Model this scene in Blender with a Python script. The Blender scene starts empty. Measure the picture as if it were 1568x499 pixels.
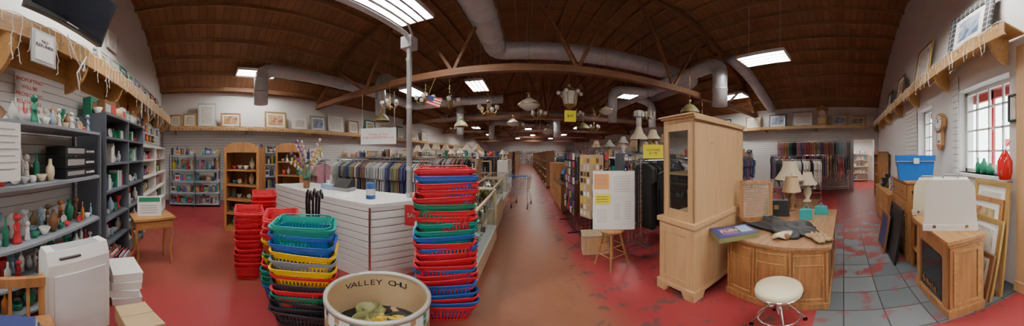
import bpy, math, random, bmesh
from mathutils import Vector, Matrix
pi=math.pi
RN=random.Random(11)
S=bpy.context.scene
COL=S.collection
# ------------------------------------------------------------------ materials
MC={}
def nodes(name):
    m=bpy.data.materials.new(name); m.use_nodes=True
    nt=m.node_tree; b=nt.nodes['Principled BSDF']
    return m,nt,b
def N(nt,t,**k):
    n=nt.nodes.new(t)
    for a,v in k.items(): setattr(n,a,v)
    return n
def mixc(nt,fac,a,b,mode='MIX'):
    n=nt.nodes.new('ShaderNodeMix'); n.data_type='RGBA'; n.blend_type=mode
    for idx,v in ((0,fac),(6,a),(7,b)):
        if hasattr(v,'is_linked'): nt.links.new(v,n.inputs[idx])
        elif idx==0: n.inputs[0].default_value=v
        else: n.inputs[idx].default_value=(*v[:3],1)
    return n.outputs[2]
def c01(c): return tuple(max(0,min(1,x)) for x in c)
def mat(name,c,rough=.55,metal=0,var=.15,scale=6,bump=0,emit=0,stretch=None):
    if name in MC: return MC[name]
    m,nt,b=nodes(name); L=nt.links
    tc=N(nt,'ShaderNodeTexCoord'); mp=N(nt,'ShaderNodeMapping'); L.new(tc.outputs['Object'],mp.inputs[0])
    if stretch: mp.inputs['Scale'].default_value=stretch
    no=N(nt,'ShaderNodeTexNoise'); no.inputs['Scale'].default_value=scale; no.inputs['Detail'].default_value=4
    L.new(mp.outputs[0],no.inputs['Vector'])
    o=mixc(nt,no.outputs[0],c01([x*(1-var) for x in c]),c01([x*(1+var) for x in c]))
    L.new(o,b.inputs['Base Color'])
    b.inputs['Roughness'].default_value=rough; b.inputs['Metallic'].default_value=metal
    if bump:
        bp=N(nt,'ShaderNodeBump'); bp.inputs['Strength'].default_value=bump; bp.inputs['Distance'].default_value=.01
        L.new(no.outputs[0],bp.inputs['Height']); L.new(bp.outputs[0],b.inputs['Normal'])
    if emit:
        b.inputs['Emission Color'].default_value=(*c,1); b.inputs['Emission Strength'].default_value=emit
    MC[name]=m; return m
def wood(name,c,dark=.55,sc=3,rough=.4,axis='Z'):
    if name in MC: return MC[name]
    m,nt,b=nodes(name); L=nt.links
    tc=N(nt,'ShaderNodeTexCoord'); mp=N(nt,'ShaderNodeMapping'); L.new(tc.outputs['Object'],mp.inputs[0])
    mp.inputs['Scale'].default_value={'Z':(8,8,.7),'X':(.7,8,8),'Y':(8,.7,8)}[axis]
    no=N(nt,'ShaderNodeTexNoise'); no.inputs['Scale'].default_value=sc; no.inputs['Detail'].default_value=6; no.inputs['Distortion'].default_value=.6
    L.new(mp.outputs[0],no.inputs['Vector'])
    cr=N(nt,'ShaderNodeValToRGB'); L.new(no.outputs[0],cr.inputs[0])
    cr.color_ramp.elements[0].position=.3; cr.color_ramp.elements[0].color=(*[x*dark for x in c],1)
    cr.color_ramp.elements[1].position=.65; cr.color_ramp.elements[1].color=(*c,1)
    L.new(cr.outputs[0],b.inputs['Base Color']); b.inputs['Roughness'].default_value=rough
    MC[name]=m; return m
def picmat(name,cs,scale=4):
    if name in MC: return MC[name]
    m,nt,b=nodes(name); L=nt.links
    tc=N(nt,'ShaderNodeTexCoord')
    no=N(nt,'ShaderNodeTexNoise'); no.inputs['Scale'].default_value=scale; no.inputs['Detail'].default_value=5; no.inputs['Distortion'].default_value=1.2
    L.new(tc.outputs['Object'],no.inputs['Vector'])
    cr=N(nt,'ShaderNodeValToRGB'); L.new(no.outputs[0],cr.inputs[0])
    e=cr.color_ramp.elements
    e[0].position=.35;e[0].color=(*cs[0],1);e[1].position=.65;e[1].color=(*cs[-1],1)
    for i,c in enumerate(cs[1:-1]):
        k=e.new(.35+.3*(i+1)/(len(cs)-1)); k.color=(*c,1)
    L.new(cr.outputs[0],b.inputs['Base Color']); b.inputs['Roughness'].default_value=.5
    MC[name]=m; return m
def glassmat(name,tint=(.9,.95,.95),fac=.12):
    if name in MC: return MC[name]
    m=bpy.data.materials.new(name); m.use_nodes=True; nt=m.node_tree; nt.nodes.clear()
    o=N(nt,'ShaderNodeOutputMaterial'); t=N(nt,'ShaderNodeBsdfTransparent'); g=N(nt,'ShaderNodeBsdfGlossy'); x=N(nt,'ShaderNodeMixShader')
    t.inputs[0].default_value=(*tint,1); g.inputs['Roughness'].default_value=.03; x.inputs[0].default_value=fac
    nt.links.new(t.outputs[0],x.inputs[1]); nt.links.new(g.outputs[0],x.inputs[2]); nt.links.new(x.outputs[0],o.inputs[0])
    MC[name]=m; return m
WHITE=mat('white_paint',(.8,.79,.77),.5,var=.04)
SLAT=mat('slatwall_white',(.8,.8,.79),.4,var=.03)
GROOVE_SHADE=mat('slat_groove_shade',(.16,.16,.17),.6)  # dark backing between white slats: groove shade put into the colour
WALLM=mat('wall_plaster',(.76,.755,.74),.8,var=.05,scale=2)
PINE=wood('pine_wood',(.62,.39,.20),.85,3,.45)
PINEX=wood('pine_trim',(.60,.35,.13),.75,3,.45,'X')
OAK=wood('oak_wood',(.45,.21,.08),.6,3,.38)
OAKX=wood('oak_wood_x',(.48,.24,.09),.6,3,.35,'X')
DARKW=wood('walnut_wood',(.2,.09,.04),.5,3,.35)
BEAM=wood('beam_wood',(.25,.11,.05),.6,2,.6,'X')
RAFT=wood('purlin_wood',(.34,.18,.09),.6,2,.65,'Y')
GREYM=mat('grey_metal',(.11,.125,.15),.45,.1)
GREYL=mat('grey_shelf',(.26,.29,.33),.45,.1)
BLUESH=mat('blue_shelf',(.35,.43,.52),.5)
BLACK=mat('black_plastic',(.018,.018,.02),.35)
SCREEN=mat('tv_screen',(.015,.018,.025),.12)
STEEL=mat('galvanised_steel',(.62,.64,.67),.45,.35,var=.2,scale=5)
CHROME=mat('chrome',(.8,.8,.82),.12,1,var=.02)
BRASS=mat('brass',(.42,.29,.12),.35,.8)
GOLD=mat('gold_frame',(.5,.33,.12),.4,.5)
CREAM=mat('cream_shade',(.56,.47,.34),.8,var=.08)
VINYL=mat('cream_vinyl',(.72,.64,.45),.35,var=.05)
PAPER=mat('paper_white',(.82,.82,.8),.7,var=.03)
YEL=mat('yellow_paper',(.85,.75,.03),.7,var=.03)
ORG=mat('orange_paper',(.85,.35,.08),.7,var=.03)
REDT=mat('red_ink',(.6,.02,.02),.7)
CARD=mat('cardboard',(.50,.36,.21),.8,var=.1)
DRUMO=mat('fibre_drum',(.44,.31,.18),.7,var=.12)
WIRE=mat('white_wire',(.85,.85,.8),.5,emit=.1)  # cords given a faint glow of their own, though no lamps
CRYS=mat('frosted_glass',(.75,.74,.7),.15,var=.15)
GLASS=glassmat('clear_glass')
CRT=mat('label_grey',(.35,.36,.38),.6)
palette={}
for n,c in dict(red=(.5,.03,.04),blue=(.03,.12,.42),green=(.02,.22,.13),teal=(.03,.30,.31),yellow=(.7,.48,.04),white=(.75,.74,.7),
  cream=(.65,.55,.38),brown=(.2,.09,.04),black=(.02,.02,.02),navy=(.03,.04,.14),pink=(.58,.22,.3),purple=(.18,.08,.27),orange=(.6,.22,.05),
  grey=(.3,.3,.31),ltblue=(.3,.42,.55),olive=(.2,.2,.08),tan=(.45,.3,.17),silver=(.5,.5,.52)).items():
    palette[n]=mat('goods_'+n,c,.45,var=.1)
    g=sum(c)/3
    palette['c_'+n]=mat('cloth_'+n,[(q*.75+g*.25)*.85 for q in c],.9,var=.3,scale=12)
P=palette
BK={k:mat('basket_'+k,c,.35,var=.05) for k,c in dict(red=(.62,.02,.04),blue=(.02,.11,.45),teal=(.0,.26,.22),green=(.01,.2,.11),yellow=(.8,.5,.01),grey=(.22,.24,.28),black=(.03,.03,.04)).items()}
PICS=[picmat('painting_a',[(.15,.2,.1),(.5,.45,.3),(.6,.65,.7)]),picmat('painting_b',[(.5,.48,.42),(.7,.68,.6),(.35,.3,.25)]),
 picmat('painting_c',[(.05,.1,.2),(.3,.35,.45),(.6,.5,.4)]),picmat('painting_d',[(.3,.12,.08),(.6,.4,.2),(.2,.25,.15)]),picmat('painting_e',[(.7,.68,.64),(.55,.55,.5),(.75,.73,.7)],7)]
# ------------------------------------------------------------------ mesh builder
class MB:
    def __init__(s): s.v=[];s.f=[];s.m=[];s.sm=[];s.mats=[];s.T=None
    def add(s,vs,fs,m,smooth=False):
        o=len(s.v)
        if s.T is not None: vs=[tuple(s.T@Vector(p)) for p in vs]
        s.v+=[tuple(p) for p in vs]
        if m not in s.mats: s.mats.append(m)
        k=s.mats.index(m)
        for f in fs:
            s.f.append([i+o for i in f]); s.m.append(k); s.sm.append(smooth)
    def box(s,x0,x1,y0,y1,z0,z1,m):
        s.add([(x0,y0,z0),(x1,y0,z0),(x1,y1,z0),(x0,y1,z0),(x0,y0,z1),(x1,y0,z1),(x1,y1,z1),(x0,y1,z1)],
          [(0,3,2,1),(4,5,6,7),(0,1,5,4),(1,2,6,5),(2,3,7,6),(3,0,4,7)],m)
    def bar(s,p0,p1,w,h,m):
        p0=Vector(p0);p1=Vector(p1);d=(p1-p0).normalized()
        u=Vector((0,0,1)) if abs(d.z)<.95 else Vector((1,0,0))
        a=d.cross(u).normalized()*w/2; b=a.cross(d).normalized()*h/2
        vs=[p+q for p in (p0,p1) for q in (-a-b,a-b,a+b,-a+b)]
        s.add(vs,[(0,1,2,3),(7,6,5,4),(0,4,5,1),(1,5,6,2),(2,6,7,3),(3,7,4,0)],m)
    def cyl(s,p0,p1,r,m,r1=None,seg=12,caps=True):
        if r1 is None:r1=r
        p0=Vector(p0);p1=Vector(p1);d=(p1-p0)
        if d.length<1e-6:return
        d.normalize()
        u=Vector((0,0,1)) if abs(d.z)<.95 else Vector((1,0,0))
        a=d.cross(u).normalized(); b=d.cross(a)
        vs=[]
        for p,rr in((p0,r),(p1,r1)):
            for i in range(seg):
                t=2*pi*i/seg; vs.append(p+a*rr*math.cos(t)+b*rr*math.sin(t))
        s.add(vs,[(i,(i+1)%seg,seg+(i+1)%seg,seg+i) for i in range(seg)],m,seg>5)
        if caps: s.add(vs,[tuple(range(seg))[::-1],tuple(range(seg,2*seg))],m)
    def tube(s,pts,r,m,seg=8,closed=False):
        pts=[Vector(p) for p in pts]; n=len(pts); vs=[]
        pa=None
        for i,p in enumerate(pts):
            if closed: d=pts[(i+1)%n]-pts[i-1]
            else: d=pts[min(i+1,n-1)]-pts[max(i-1,0)]
            d.normalize()
            if pa is None:
                u=Vector((0,0,1)) if abs(d.z)<.9 else Vector((1,0,0)); a=d.cross(u).normalized()
            else:
                a=(pa-d*pa.dot(d)).normalized()
            pa=a; b=d.cross(a)
            for k in range(seg):
                t=2*pi*k/seg; vs.append(p+a*r*math.cos(t)+b*r*math.sin(t))
        fs=[]
        for i in range(n if closed else n-1):
            j=(i+1)%n
            for k in range(seg): fs.append((i*seg+k,i*seg+(k+1)%seg,j*seg+(k+1)%seg,j*seg+k))
        if not closed: fs+= [tuple(range(seg)),tuple(range((n-1)*seg,n*seg))]
        s.add(vs,fs,m,True)
    def lathe(s,prof,m,c=(0,0,0),seg=14,sy=1):
        vs=[];n=len(prof)
        for r,z in prof:
            r=max(r,.0005)
            for k in range(seg):
                t=2*pi*k/seg; vs.append((c[0]+r*math.cos(t),c[1]+r*sy*math.sin(t),c[2]+z))
        fs=[]
        for i in range(n-1):
            for k in range(seg): fs.append((i*seg+k,i*seg+(k+1)%seg,(i+1)*seg+(k+1)%seg,(i+1)*seg+k))
        s.add(vs,fs,m,True)
    def sph(s,c,r,m,seg=12,sz=1,sy=1):
        n=8; s.lathe([(r*math.sin(pi*i/n),-r*sz*math.cos(pi*i/n)) for i in range(n+1)],m,c,seg,sy)
    def prism(s,pts,a0,a1,m,ax='z'):
        n=len(pts)
        def q(p,a):
            return (p[0],p[1],a) if ax=='z' else ((p[0],a,p[1]) if ax=='y' else (a,p[0],p[1]))
        vs=[q(p,a0) for p in pts]+[q(p,a1) for p in pts]
        s.add(vs,[tuple(range(n))[::-1],tuple(range(n,2*n))]+[(i,(i+1)%n,n+(i+1)%n,n+i) for i in range(n)],m)
    def obj(s,name,loc=(0,0,0),rz=0,bev=0,rx=0,ry=0,parent=None):
        me=bpy.data.meshes.new(name); me.from_pydata(s.v,[],s.f)
        for m in s.mats: me.materials.append(m)
        me.polygons.foreach_set('material_index',s.m); me.polygons.foreach_set('use_smooth',s.sm)
        bm=bmesh.new(); bm.from_mesh(me); bmesh.ops.recalc_face_normals(bm,faces=bm.faces); bm.to_mesh(me); bm.free()
        me.update()
        o=bpy.data.objects.new(name,me); COL.objects.link(o)
        o.location=loc; o.rotation_euler=(rx,ry,rz)
        if bev:
            b=o.modifiers.new('Bevel','BEVEL'); b.width=bev; b.segments=2; b.limit_method='ANGLE'
        if parent: o.parent=parent
        return o
def text(body,size,m,parent,loc,rot=(pi/2,0,0)):
    cu=bpy.data.curves.new('lettering','FONT'); cu.body=body; cu.size=size; cu.align_x='CENTER'; cu.align_y='CENTER'; cu.extrude=.0008
    cu.materials.append(m); o=bpy.data.objects.new('lettering',cu); COL.objects.link(o); o.parent=parent; o.location=loc; o.rotation_euler=rot
    return o
def faceo(x,y): return math.atan2(-y,-x)+pi/2
# ------------------------------------------------------------------ goods
KEYS=['red','blue','green','teal','yellow','white','cream','brown','black','navy','pink','purple','orange','grey','ltblue','tan','silver','white','cream','brown','tan','black']
CK=['black','black','navy','grey','grey','brown','tan','cream','white','olive','ltblue','red','pink','purple','teal','black','navy','silver','blue']
def rc(keys=KEYS,pre=''): return P[pre+RN.choice(keys)]
def item(B,x,y,z,w,h,kinds,keys,seg=10):
    k=RN.choice(kinds); m=rc(keys); r=w/2
    if k=='vase':
        h=min(h,w*2.2)
        p=RN.choice([[(.5,0),(.75,.25),(1,.45),(.7,.7),(.3,.85),(.45,1)],[(.8,0),(1,.1),(.35,.3),(.3,.5),(.9,.8),(1,1)],[(.6,0),(.95,.3),(.9,.6),(.4,.75),(.35,1)],[(.5,0),(1,.35),(1,.6),(.5,.8),(.3,.9),(.3,1)]])
        B.lathe([(0,0)]+[(a*r,b*h) for a,b in p],m,(x,y,z),seg)
    elif k=='bottle':
        h=min(h,w*3.2)
        B.lathe([(0,0),(r*.6,0),(r*.6,h*.6),(r*.2,h*.75),(r*.2,h),(0,h)],m,(x,y,z),seg)
    elif k=='figure':
        h=min(h,w*2.4)
        B.lathe([(0,0),(r*.8,0),(r*.7,h*.1),(r*.45,h*.35),(r*.5,h*.6),(r*.15,h*.75)],m,(x,y,z),seg,.8)
        B.sph((x,y,z+h*.85),h*.13,m,8)
        B.tube([(x-r*.45,y,z+h*.62),(x-r*.6,y-.02,z+h*.45),(x,y-r*.6,z+h*.45)],h*.04,m,5)
    elif k=='bowl':
        h=min(h,w*1.3)
        B.lathe([(0,0),(r*.4,0),(r*.5,.01),(r,h*.5),(r*.93,h*.5),(r*.4,.02),(0,.02)],m,(x,y,z),seg+2)
    elif k=='cup':
        h=min(h,w*1.6)
        B.lathe([(0,0),(r*.6,0),(r*.7,h*.5),(r*.62,h*.5),(r*.5,.01),(0,.01)],m,(x,y,z),seg)
        B.tube([(x+r*.65,y,z+h*.42),(x+r*1.0,y,z+h*.35),(x+r*1.0,y,z+h*.15),(x+r*.6,y,z+h*.1)],.005,m,5)
    elif k=='plate':
        r=min(r,h/2)
        T0=B.T
        T=Matrix.Translation((x,y,z+r))@Matrix.Rotation(pi/2-.2,4,'X')
        B.T=(T0@T) if T0 is not None else T
        B.lathe([(0,0),(r*.6,0),(r,.02),(r,.025),(r*.6,.008),(0,.008)],m,(0,0,0),14); B.T=T0
    elif k=='box':
        B.box(x-r,x+r,y-r*.6,y+r*.6,z,z+h*.8,m)
        B.box(x-r*.75,x+r*.75,y-r*.6-.002,y-r*.6,z+h*.2,z+h*.6,rc(keys))
    elif k=='books':
        xx=x-r
        while xx<x+r-.015:
            t=RN.uniform(.015,.04); hh=h*RN.uniform(.7,1); B.box(xx,min(xx+t,x+r),y-.07,y+.07,z,z+hh,rc(keys)); xx+=t+.001
    elif k=='frame':
        B.box(x-r,x+r,y,y+.015,z,z+h,rc(['brown','black','tan','white'])); B.box(x-r*.75,x+r*.75,y-.003,y,z+h*.15,z+h*.85,RN.choice(PICS))
    elif k=='electronics':
        B.box(x-r,x+r,y-.12,y+.12,z+.008,z+h*.55,P['black'])
        B.box(x-r*.9,x+r*.2,y-.123,y-.12,z+h*.3,z+h*.45,P['grey'])
        for q in range(3): B.cyl((x+r*(.4+.2*q),y-.12,z+h*.25),(x+r*(.4+.2*q),y-.135,z+h*.25),.012,P['silver'],seg=8)
    elif k=='basketw':
        B.lathe([(0,0),(r*.75,0),(r,h*.5),(r*.95,h*.5),(r*.7,.01),(0,.01)],P['tan'],(x,y,z),12)
        B.tube([(x+r*math.cos(t),y,z+h*.5+h*.5*math.sin(t)) for t in [pi*i/8 for i in range(9)]],.006,P['tan'],5)
def row(B,x0,x1,y0,y1,z,hmax,kinds,keys,rows=1,fill=.95,wr=(.08,.2)):
    for j in range(rows):
        yy=y0+(y1-y0)*(j+.5)/rows
        x=x0
        while x<x1-.05:
            w=RN.uniform(*wr); w=min(w,x1-x, (y1-y0)*1.2)
            if w<.04: break
            if RN.random()<fill: item(B,x+w/2,yy,z,w*.95,hmax*RN.uniform(.55,.97),kinds,keys)
            x+=w+.006
MIX=['vase','bottle','figure','bowl','cup','plate','box','books','frame']
def shelf_unit(name,goods,loc,rz,w,d,h,zs,fm,sm,kinds=MIX,keys=KEYS,bays=1,rows=1,back=None,post=.03,fill=.95,top=None,closed=False,wr=(.07,.17),skip=None):
    B=MB()
    for i in range(bays+1):
        x=w*i/bays
        if closed: B.box(max(0,x-.012),min(w,x+.012),0,d,0,h,fm)
        else:
            for y in (0,d-post): 
                xa=min(max(0,x-post/2),w-post); B.box(xa,xa+post,y,y+post,0,h,fm)
    for z in zs: B.box(.005,w-.005,.004,d-.004,z-.03,z,sm)
    if closed: B.box(0,w,0,d,h,h+.03,fm); B.box(0,w,.03,d,0,.08,fm)
    if back: B.box(0,w,d-.012,d,.1,h,back)
    o=B.obj(name,loc,rz,.002)
    G=MB(); zz=sorted(zs)
    for i,z in enumerate(zz):
        nx=zz[i+1] if i+1<len(zz) else (h if h>z+.1 else z+(top or .35))
        for b in range(bays):
            x0_,x1_=w*b/bays+.04,w*(b+1)/bays-.04
            if skip and i==skip[0]: x1_=x0_+(x1_-x0_)*skip[1]
            row(G,x0_,x1_,.05,d-.05,z+.001,min(nx-z-.05,.42),kinds,keys,rows,fill,wr)
    G.obj(goods,loc,rz)
    return o
# ------------------------------------------------------------------ room
XL,XR,YF,YB=-7.0,9.2,-1.6,36.0
def rz_(x): return 3.8+3.3*(1-((x-1.1)/8.1)**2)
def floor_mat():
    m,nt,b=nodes('painted_concrete_floor'); L=nt.links
    tc=N(nt,'ShaderNodeTexCoord'); sp=N(nt,'ShaderNodeSeparateXYZ'); L.new(tc.outputs['Object'],sp.inputs[0])
    n1=N(nt,'ShaderNodeTexNoise'); n1.inputs['Scale'].default_value=1.2; n1.inputs['Detail'].default_value=5; L.new(tc.outputs['Object'],n1.inputs[0])
    n2=N(nt,'ShaderNodeTexNoise'); n2.inputs['Scale'].default_value=4; n2.inputs['Detail'].default_value=9; n2.inputs['Roughness'].default_value=.65; L.new(tc.outputs['Object'],n2.inputs[0])
    red=mixc(nt,n1.outputs[0],(.225,.020,.026),(.31,.045,.048))
    def smooth(val,a,bb,c=0,d=1):
        r=N(nt,'ShaderNodeMapRange'); r.interpolation_type='SMOOTHSTEP'; r.inputs[1].default_value=a; r.inputs[2].default_value=bb; r.inputs[3].default_value=c; r.inputs[4].default_value=d
        L.new(val,r.inputs[0]); return r.outputs[0]
    def mul(a,bb,op='MULTIPLY'):
        q=N(nt,'ShaderNodeMath',operation=op)
        for i,v in enumerate((a,bb)):
            if isinstance(v,(int,float)): q.inputs[i].default_value=v
            else: L.new(v,q.inputs[i])
        return q.outputs[0]
    wob=mul(sp.outputs[0],mul(mul(n1.outputs[0],-.5,'ADD'),.5),'ADD')
    ais=mul(smooth(wob,-.75,-.35),smooth(wob,.45,.8,1,0))
    c1=mixc(nt,ais,red,mixc(nt,n2.outputs[0],(.17,.06,.035),(.30,.13,.075)))
    l2=mul(smooth(wob,-4.5,-3.6),smooth(wob,-2.4,-1.6,1,0)) 
    c2=mixc(nt,mul(l2,.5),c1,(.20,.075,.04))
    chip=mul(smooth(n2.outputs[0],.55,.6),mul(smooth(sp.outputs[0],.35,.6),smooth(sp.outputs[0],1.3,3.0,1,.3)))
    c3=mixc(nt,mul(chip,.75),c2,(.055,.05,.045))
    L.new(c3,b.inputs['Base Color'])
    r=smooth(n2.outputs[0],.3,.7,.33,.46); L.new(r,b.inputs['Roughness'])
    return m
B=MB(); B.box(XL,XR+3.5,YF-.3,YB,-.1,0,floor_mat()); B.obj('floor')
def tile_mat():
    m,nt,b=nodes('slate_floor_tile'); L=nt.links
    tc=N(nt,'ShaderNodeTexCoord'); br=N(nt,'ShaderNodeTexBrick'); L.new(tc.outputs['Object'],br.inputs[0])
    br.offset=0; br.inputs['Scale'].default_value=1; br.inputs['Brick Width'].default_value=.33; br.inputs['Row Height'].default_value=.33; br.inputs['Mortar Size'].default_value=.006
    br.inputs['Color1'].default_value=(.10,.115,.125,1); br.inputs['Color2'].default_value=(.17,.185,.195,1); br.inputs['Mortar'].default_value=(.03,.03,.03,1)
    n2=N(nt,'ShaderNodeTexNoise'); n2.inputs['Scale'].default_value=3.5; n2.inputs['Detail'].default_value=8; L.new(tc.outputs['Object'],n2.inputs[0])
    sp=N(nt,'ShaderNodeSeparateXYZ'); L.new(tc.outputs['Object'],sp.inputs[0])
    ad=N(nt,'ShaderNodeMath',operation='MULTIPLY_ADD'); L.new(sp.outputs[0],ad.inputs[0]); ad.inputs[1].default_value=.06; L.new(n2.outputs[0],ad.inputs[2])
    r=N(nt,'ShaderNodeMapRange'); r.inputs[1].default_value=.67; r.inputs[2].default_value=.76; r.inputs[4].default_value=.85; L.new(ad.outputs[0],r.inputs[0])
    o=mixc(nt,r.outputs[0],br.outputs[0],(.22,.035,.035)); L.new(o,b.inputs['Base Color']); b.inputs['Roughness'].default_value=.42
    bp=N(nt,'ShaderNodeBump'); bp.inputs['Strength'].default_value=.2; L.new(n2.outputs[0],bp.inputs['Height']); L.new(bp.outputs[0],b.inputs['Normal'])
    return m
B=MB(); B.box(1.3,XR,YF,.22,0,.003,tile_mat()); B.obj('floor_tiles')
def roofpts(x0,x1,zb,top=0.02):
    n=max(2,int((x1-x0)/.4)); p=[(x0,zb),(x1,zb)]
    for i in range(n+1):
        x=x1+(x0-x1)*i/n; p.append((x,rz_(x)+top))
    return p
B=MB()
def fw(x0,x1,zb,zt=None):
    if zt is None: B.prism(roofpts(x0,x1,zb),YF-.3,YF,WALLM,'y')
    else: B.box(x0,x1,YF-.3,YF,zb,zt,WALLM)
fw(XL,-.55,0); fw(-.55,1.15,2.15); fw(1.15,1.5,0); fw(1.5,2.55,0,1.35); fw(1.5,2.55,2.55); fw(2.55,3.45,0); fw(3.45,4.15,0,1.4);fw(3.45,4.15,2.55);fw(4.15,XR,0)
B.obj('wall_front')
def slats(B,x0,x1,y,z0,z1,pitch=.1,th=.012):
    B.box(x0,x1,y+th,y+th+.01,z0,z1,GROOVE_SHADE)
    z=z0
    while z<z1-.02:
        B.box(x0,x1,y,y+th,z+.008,min(z+pitch,z1),SLAT); z+=pitch
B=MB(); slats(B,0,6.4,0,.1,2.8); B.obj('trim_slatwall_front',(-.6,YF+.025,0),pi)
B=MB(); slats(B,0,2.45,0,0.1,1.3); slats(B,2.35,2.5,0,1.3,2.8); slats(B,.02,.8,0,1.3,2.8,); B.obj('trim_slatwall_window_side',(5.0,YF+.025,0),pi)
B=MB(); B.box(XL-.2,XL,YF-.3,YB,0,3.86,WALLM); B.obj('wall_left')
B=MB(); slats(B,0,26,0,.1,2.4); B.obj('trim_slatwall_left',(XL+.025,YF+.05,0),pi/2)
B=MB(); B.box(XR,XR+.2,-.4,YB,0,3.86,WALLM); B.box(XR,XR+.2,YF-.3,-1.45,0,3.86,WALLM); B.box(XR,XR+.2,-1.45,-.4,2.3,3.86,WALLM)
B.obj('wall_right')
B=MB(); slats(B,0,24,0,.1,2.75); B.obj('trim_slatwall_right',(XR-.025,24-.3,0),-pi/2)
B=MB()
for y in(-1.45,-.46): B.box(XR-.03,XR-.001,y,y+.06,0,2.3,WHITE)
B.box(XR-.03,XR-.001,-1.45,-.4,2.3,2.36,WHITE); B.obj('door_1')
B=MB(); B.box(XR+3.4,XR+3.5,-1.9,1.5,0,3,WALLM); B.box(XR+.2,XR+3.4,1.4,1.5,0,3,WALLM); B.box(XR+.2,XR+3.4,-1.9,-1.8,0,3,WALLM); B.box(XR+.2,XR+3.5,-1.9,1.5,3,3.1,WALLM); B.obj('wall_back_room')
B=MB(); B.box(XL,XR,YB,YB+.2,0,8,WALLM); B.obj('wall_back')
def ceil_mat():
    m,nt,b=nodes('roof_sheathing'); L=nt.links
    tc=N(nt,'ShaderNodeTexCoord'); br=N(nt,'ShaderNodeTexBrick') 
    L.new(tc.outputs['Object'],br.inputs[0])
    br.inputs['Scale'].default_value=1; br.inputs['Brick Width'].default_value=2.4; br.inputs['Row Height'].default_value=.19; br.inputs['Mortar Size'].default_value=.008
    br.inputs['Color1'].default_value=(.20,.09,.042,1); br.inputs['Color2'].default_value=(.31,.15,.07,1); br.inputs['Mortar'].default_value=(.06,.03,.015,1)
    n=N(nt,'ShaderNodeTexNoise'); n.inputs['Scale'].default_value=2; L.new(tc.outputs['Object'],n.inputs[0])
    o=mixc(nt,.35,br.outputs[0],mixc(nt,n.outputs[0],(.12,.055,.03),(.37,.195,.10)),'MIX'); L.new(o,b.inputs['Base Color']); b.inputs['Roughness'].default_value=.8
    return m
B=MB(); nx=32; vs=[];fs=[]
for i in range(nx+1):
    x=XL+(XR-XL)*i/nx
    vs+=[(x,YF-.3,rz_(x)),(x,YB+.1,rz_(x)),(x,YF-.3,rz_(x)+.1),(x,YB+.1,rz_(x)+.1)]
for i in range(nx):
    a=4*i; fs+=[(a,a+1,a+5,a+4),(a+2,a+6,a+7,a+3),(a,a+4,a+6,a+2),(a+1,a+3,a+7,a+5)]
fs+=[(0,2,3,1),(4*nx,4*nx+1,4*nx+3,4*nx+2)]
B.add(vs,fs,ceil_mat()); B.obj('ceiling')
B=MB(); x=XL+.2
while x<XR-.1:
    B.box(x-.022,x+.022,YF,YB,rz_(x)-.15,rz_(x)-.005,RAFT); x+=.5
B.obj('ceiling_purlins')
for k,yt in enumerate([4.2,10.2,16.2,22.2,28.2]):
    B=MB(); zb=3.52
    B.bar((XL+.02,yt,zb),(XR-.02,yt,zb),.14,.17,BEAM)
    n=12; top=[]
    for i in range(n+1):
        x=XL+.1+(XR-XL-.2)*i/n; top.append((x,yt,rz_(x)-.24))
    for i in range(n): B.bar(top[i],top[i+1],.12,.16,BEAM)
    for i in range(1,n):
        if i%2==1:
            B.bar((top[i-1][0],yt,zb),top[i],.06,.075,BEAM)
            B.bar((top[i+1][0],yt,zb),top[i],.06,.075,BEAM)
    B.obj('roof_truss')
B=MB()
for x in(1.1,):
    for y0 in(4.2,10.2,16.2):
        B.bar((x,y0+.1,3.7),(x,y0+3,rz_(x)-.25),.07,.09,BEAM); B.bar((x,y0+6,3.7),(x,y0+3,rz_(x)-.25),.07,.09,BEAM)
B.obj('roof_cross_braces')
def ledge(name,loc,rz,L,d,fas,step,wm,brk=.28,back=0):
    B=MB(); B.box(0,L,0,d,0,.025,wm); B.box(0,L,-.02,0,-fas,.035,wm)
    if back: B.box(0,L,d-.02,d,-back,0,wm)
    x=.15
    while x<L:
        pts=[(0,-.0),(0,-fas*.9)]+[(d-.02-(d-.04)*math.cos(t)*1.0, -fas*.9-(brk)*math.sin(t)) for t in [pi/2*i/5 for i in range(1,6)]]+[(d-.01,-fas*.9-brk),(d-.01,0)]
        B.prism(pts,x,x+.04,wm,'x'); x+=step
    return B.obj(name,loc,rz,.002)
ledge('trim_ledge_left',(XL+.42,YF+.36,2.5),pi/2,25,.4,.11,2.4,PINEX,.12)
ledge('trim_ledge_right',(XR-.42,23,2.86),-pi/2,24,.4,.1,2.4,PINEX,.12)
ledge('trim_ledge_front',(-.75,YF+.36,2.82),pi,6.2,.34,.19,.95,PINEX,.3,.34)
ledge('trim_ledge_front_side',(XR-.03,YF+.30,2.97),pi,7.9,.28,.15,1.25,PINEX,.22)
REDF=mat('window_red_frame',(.5,.04,.04),.5)
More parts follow.
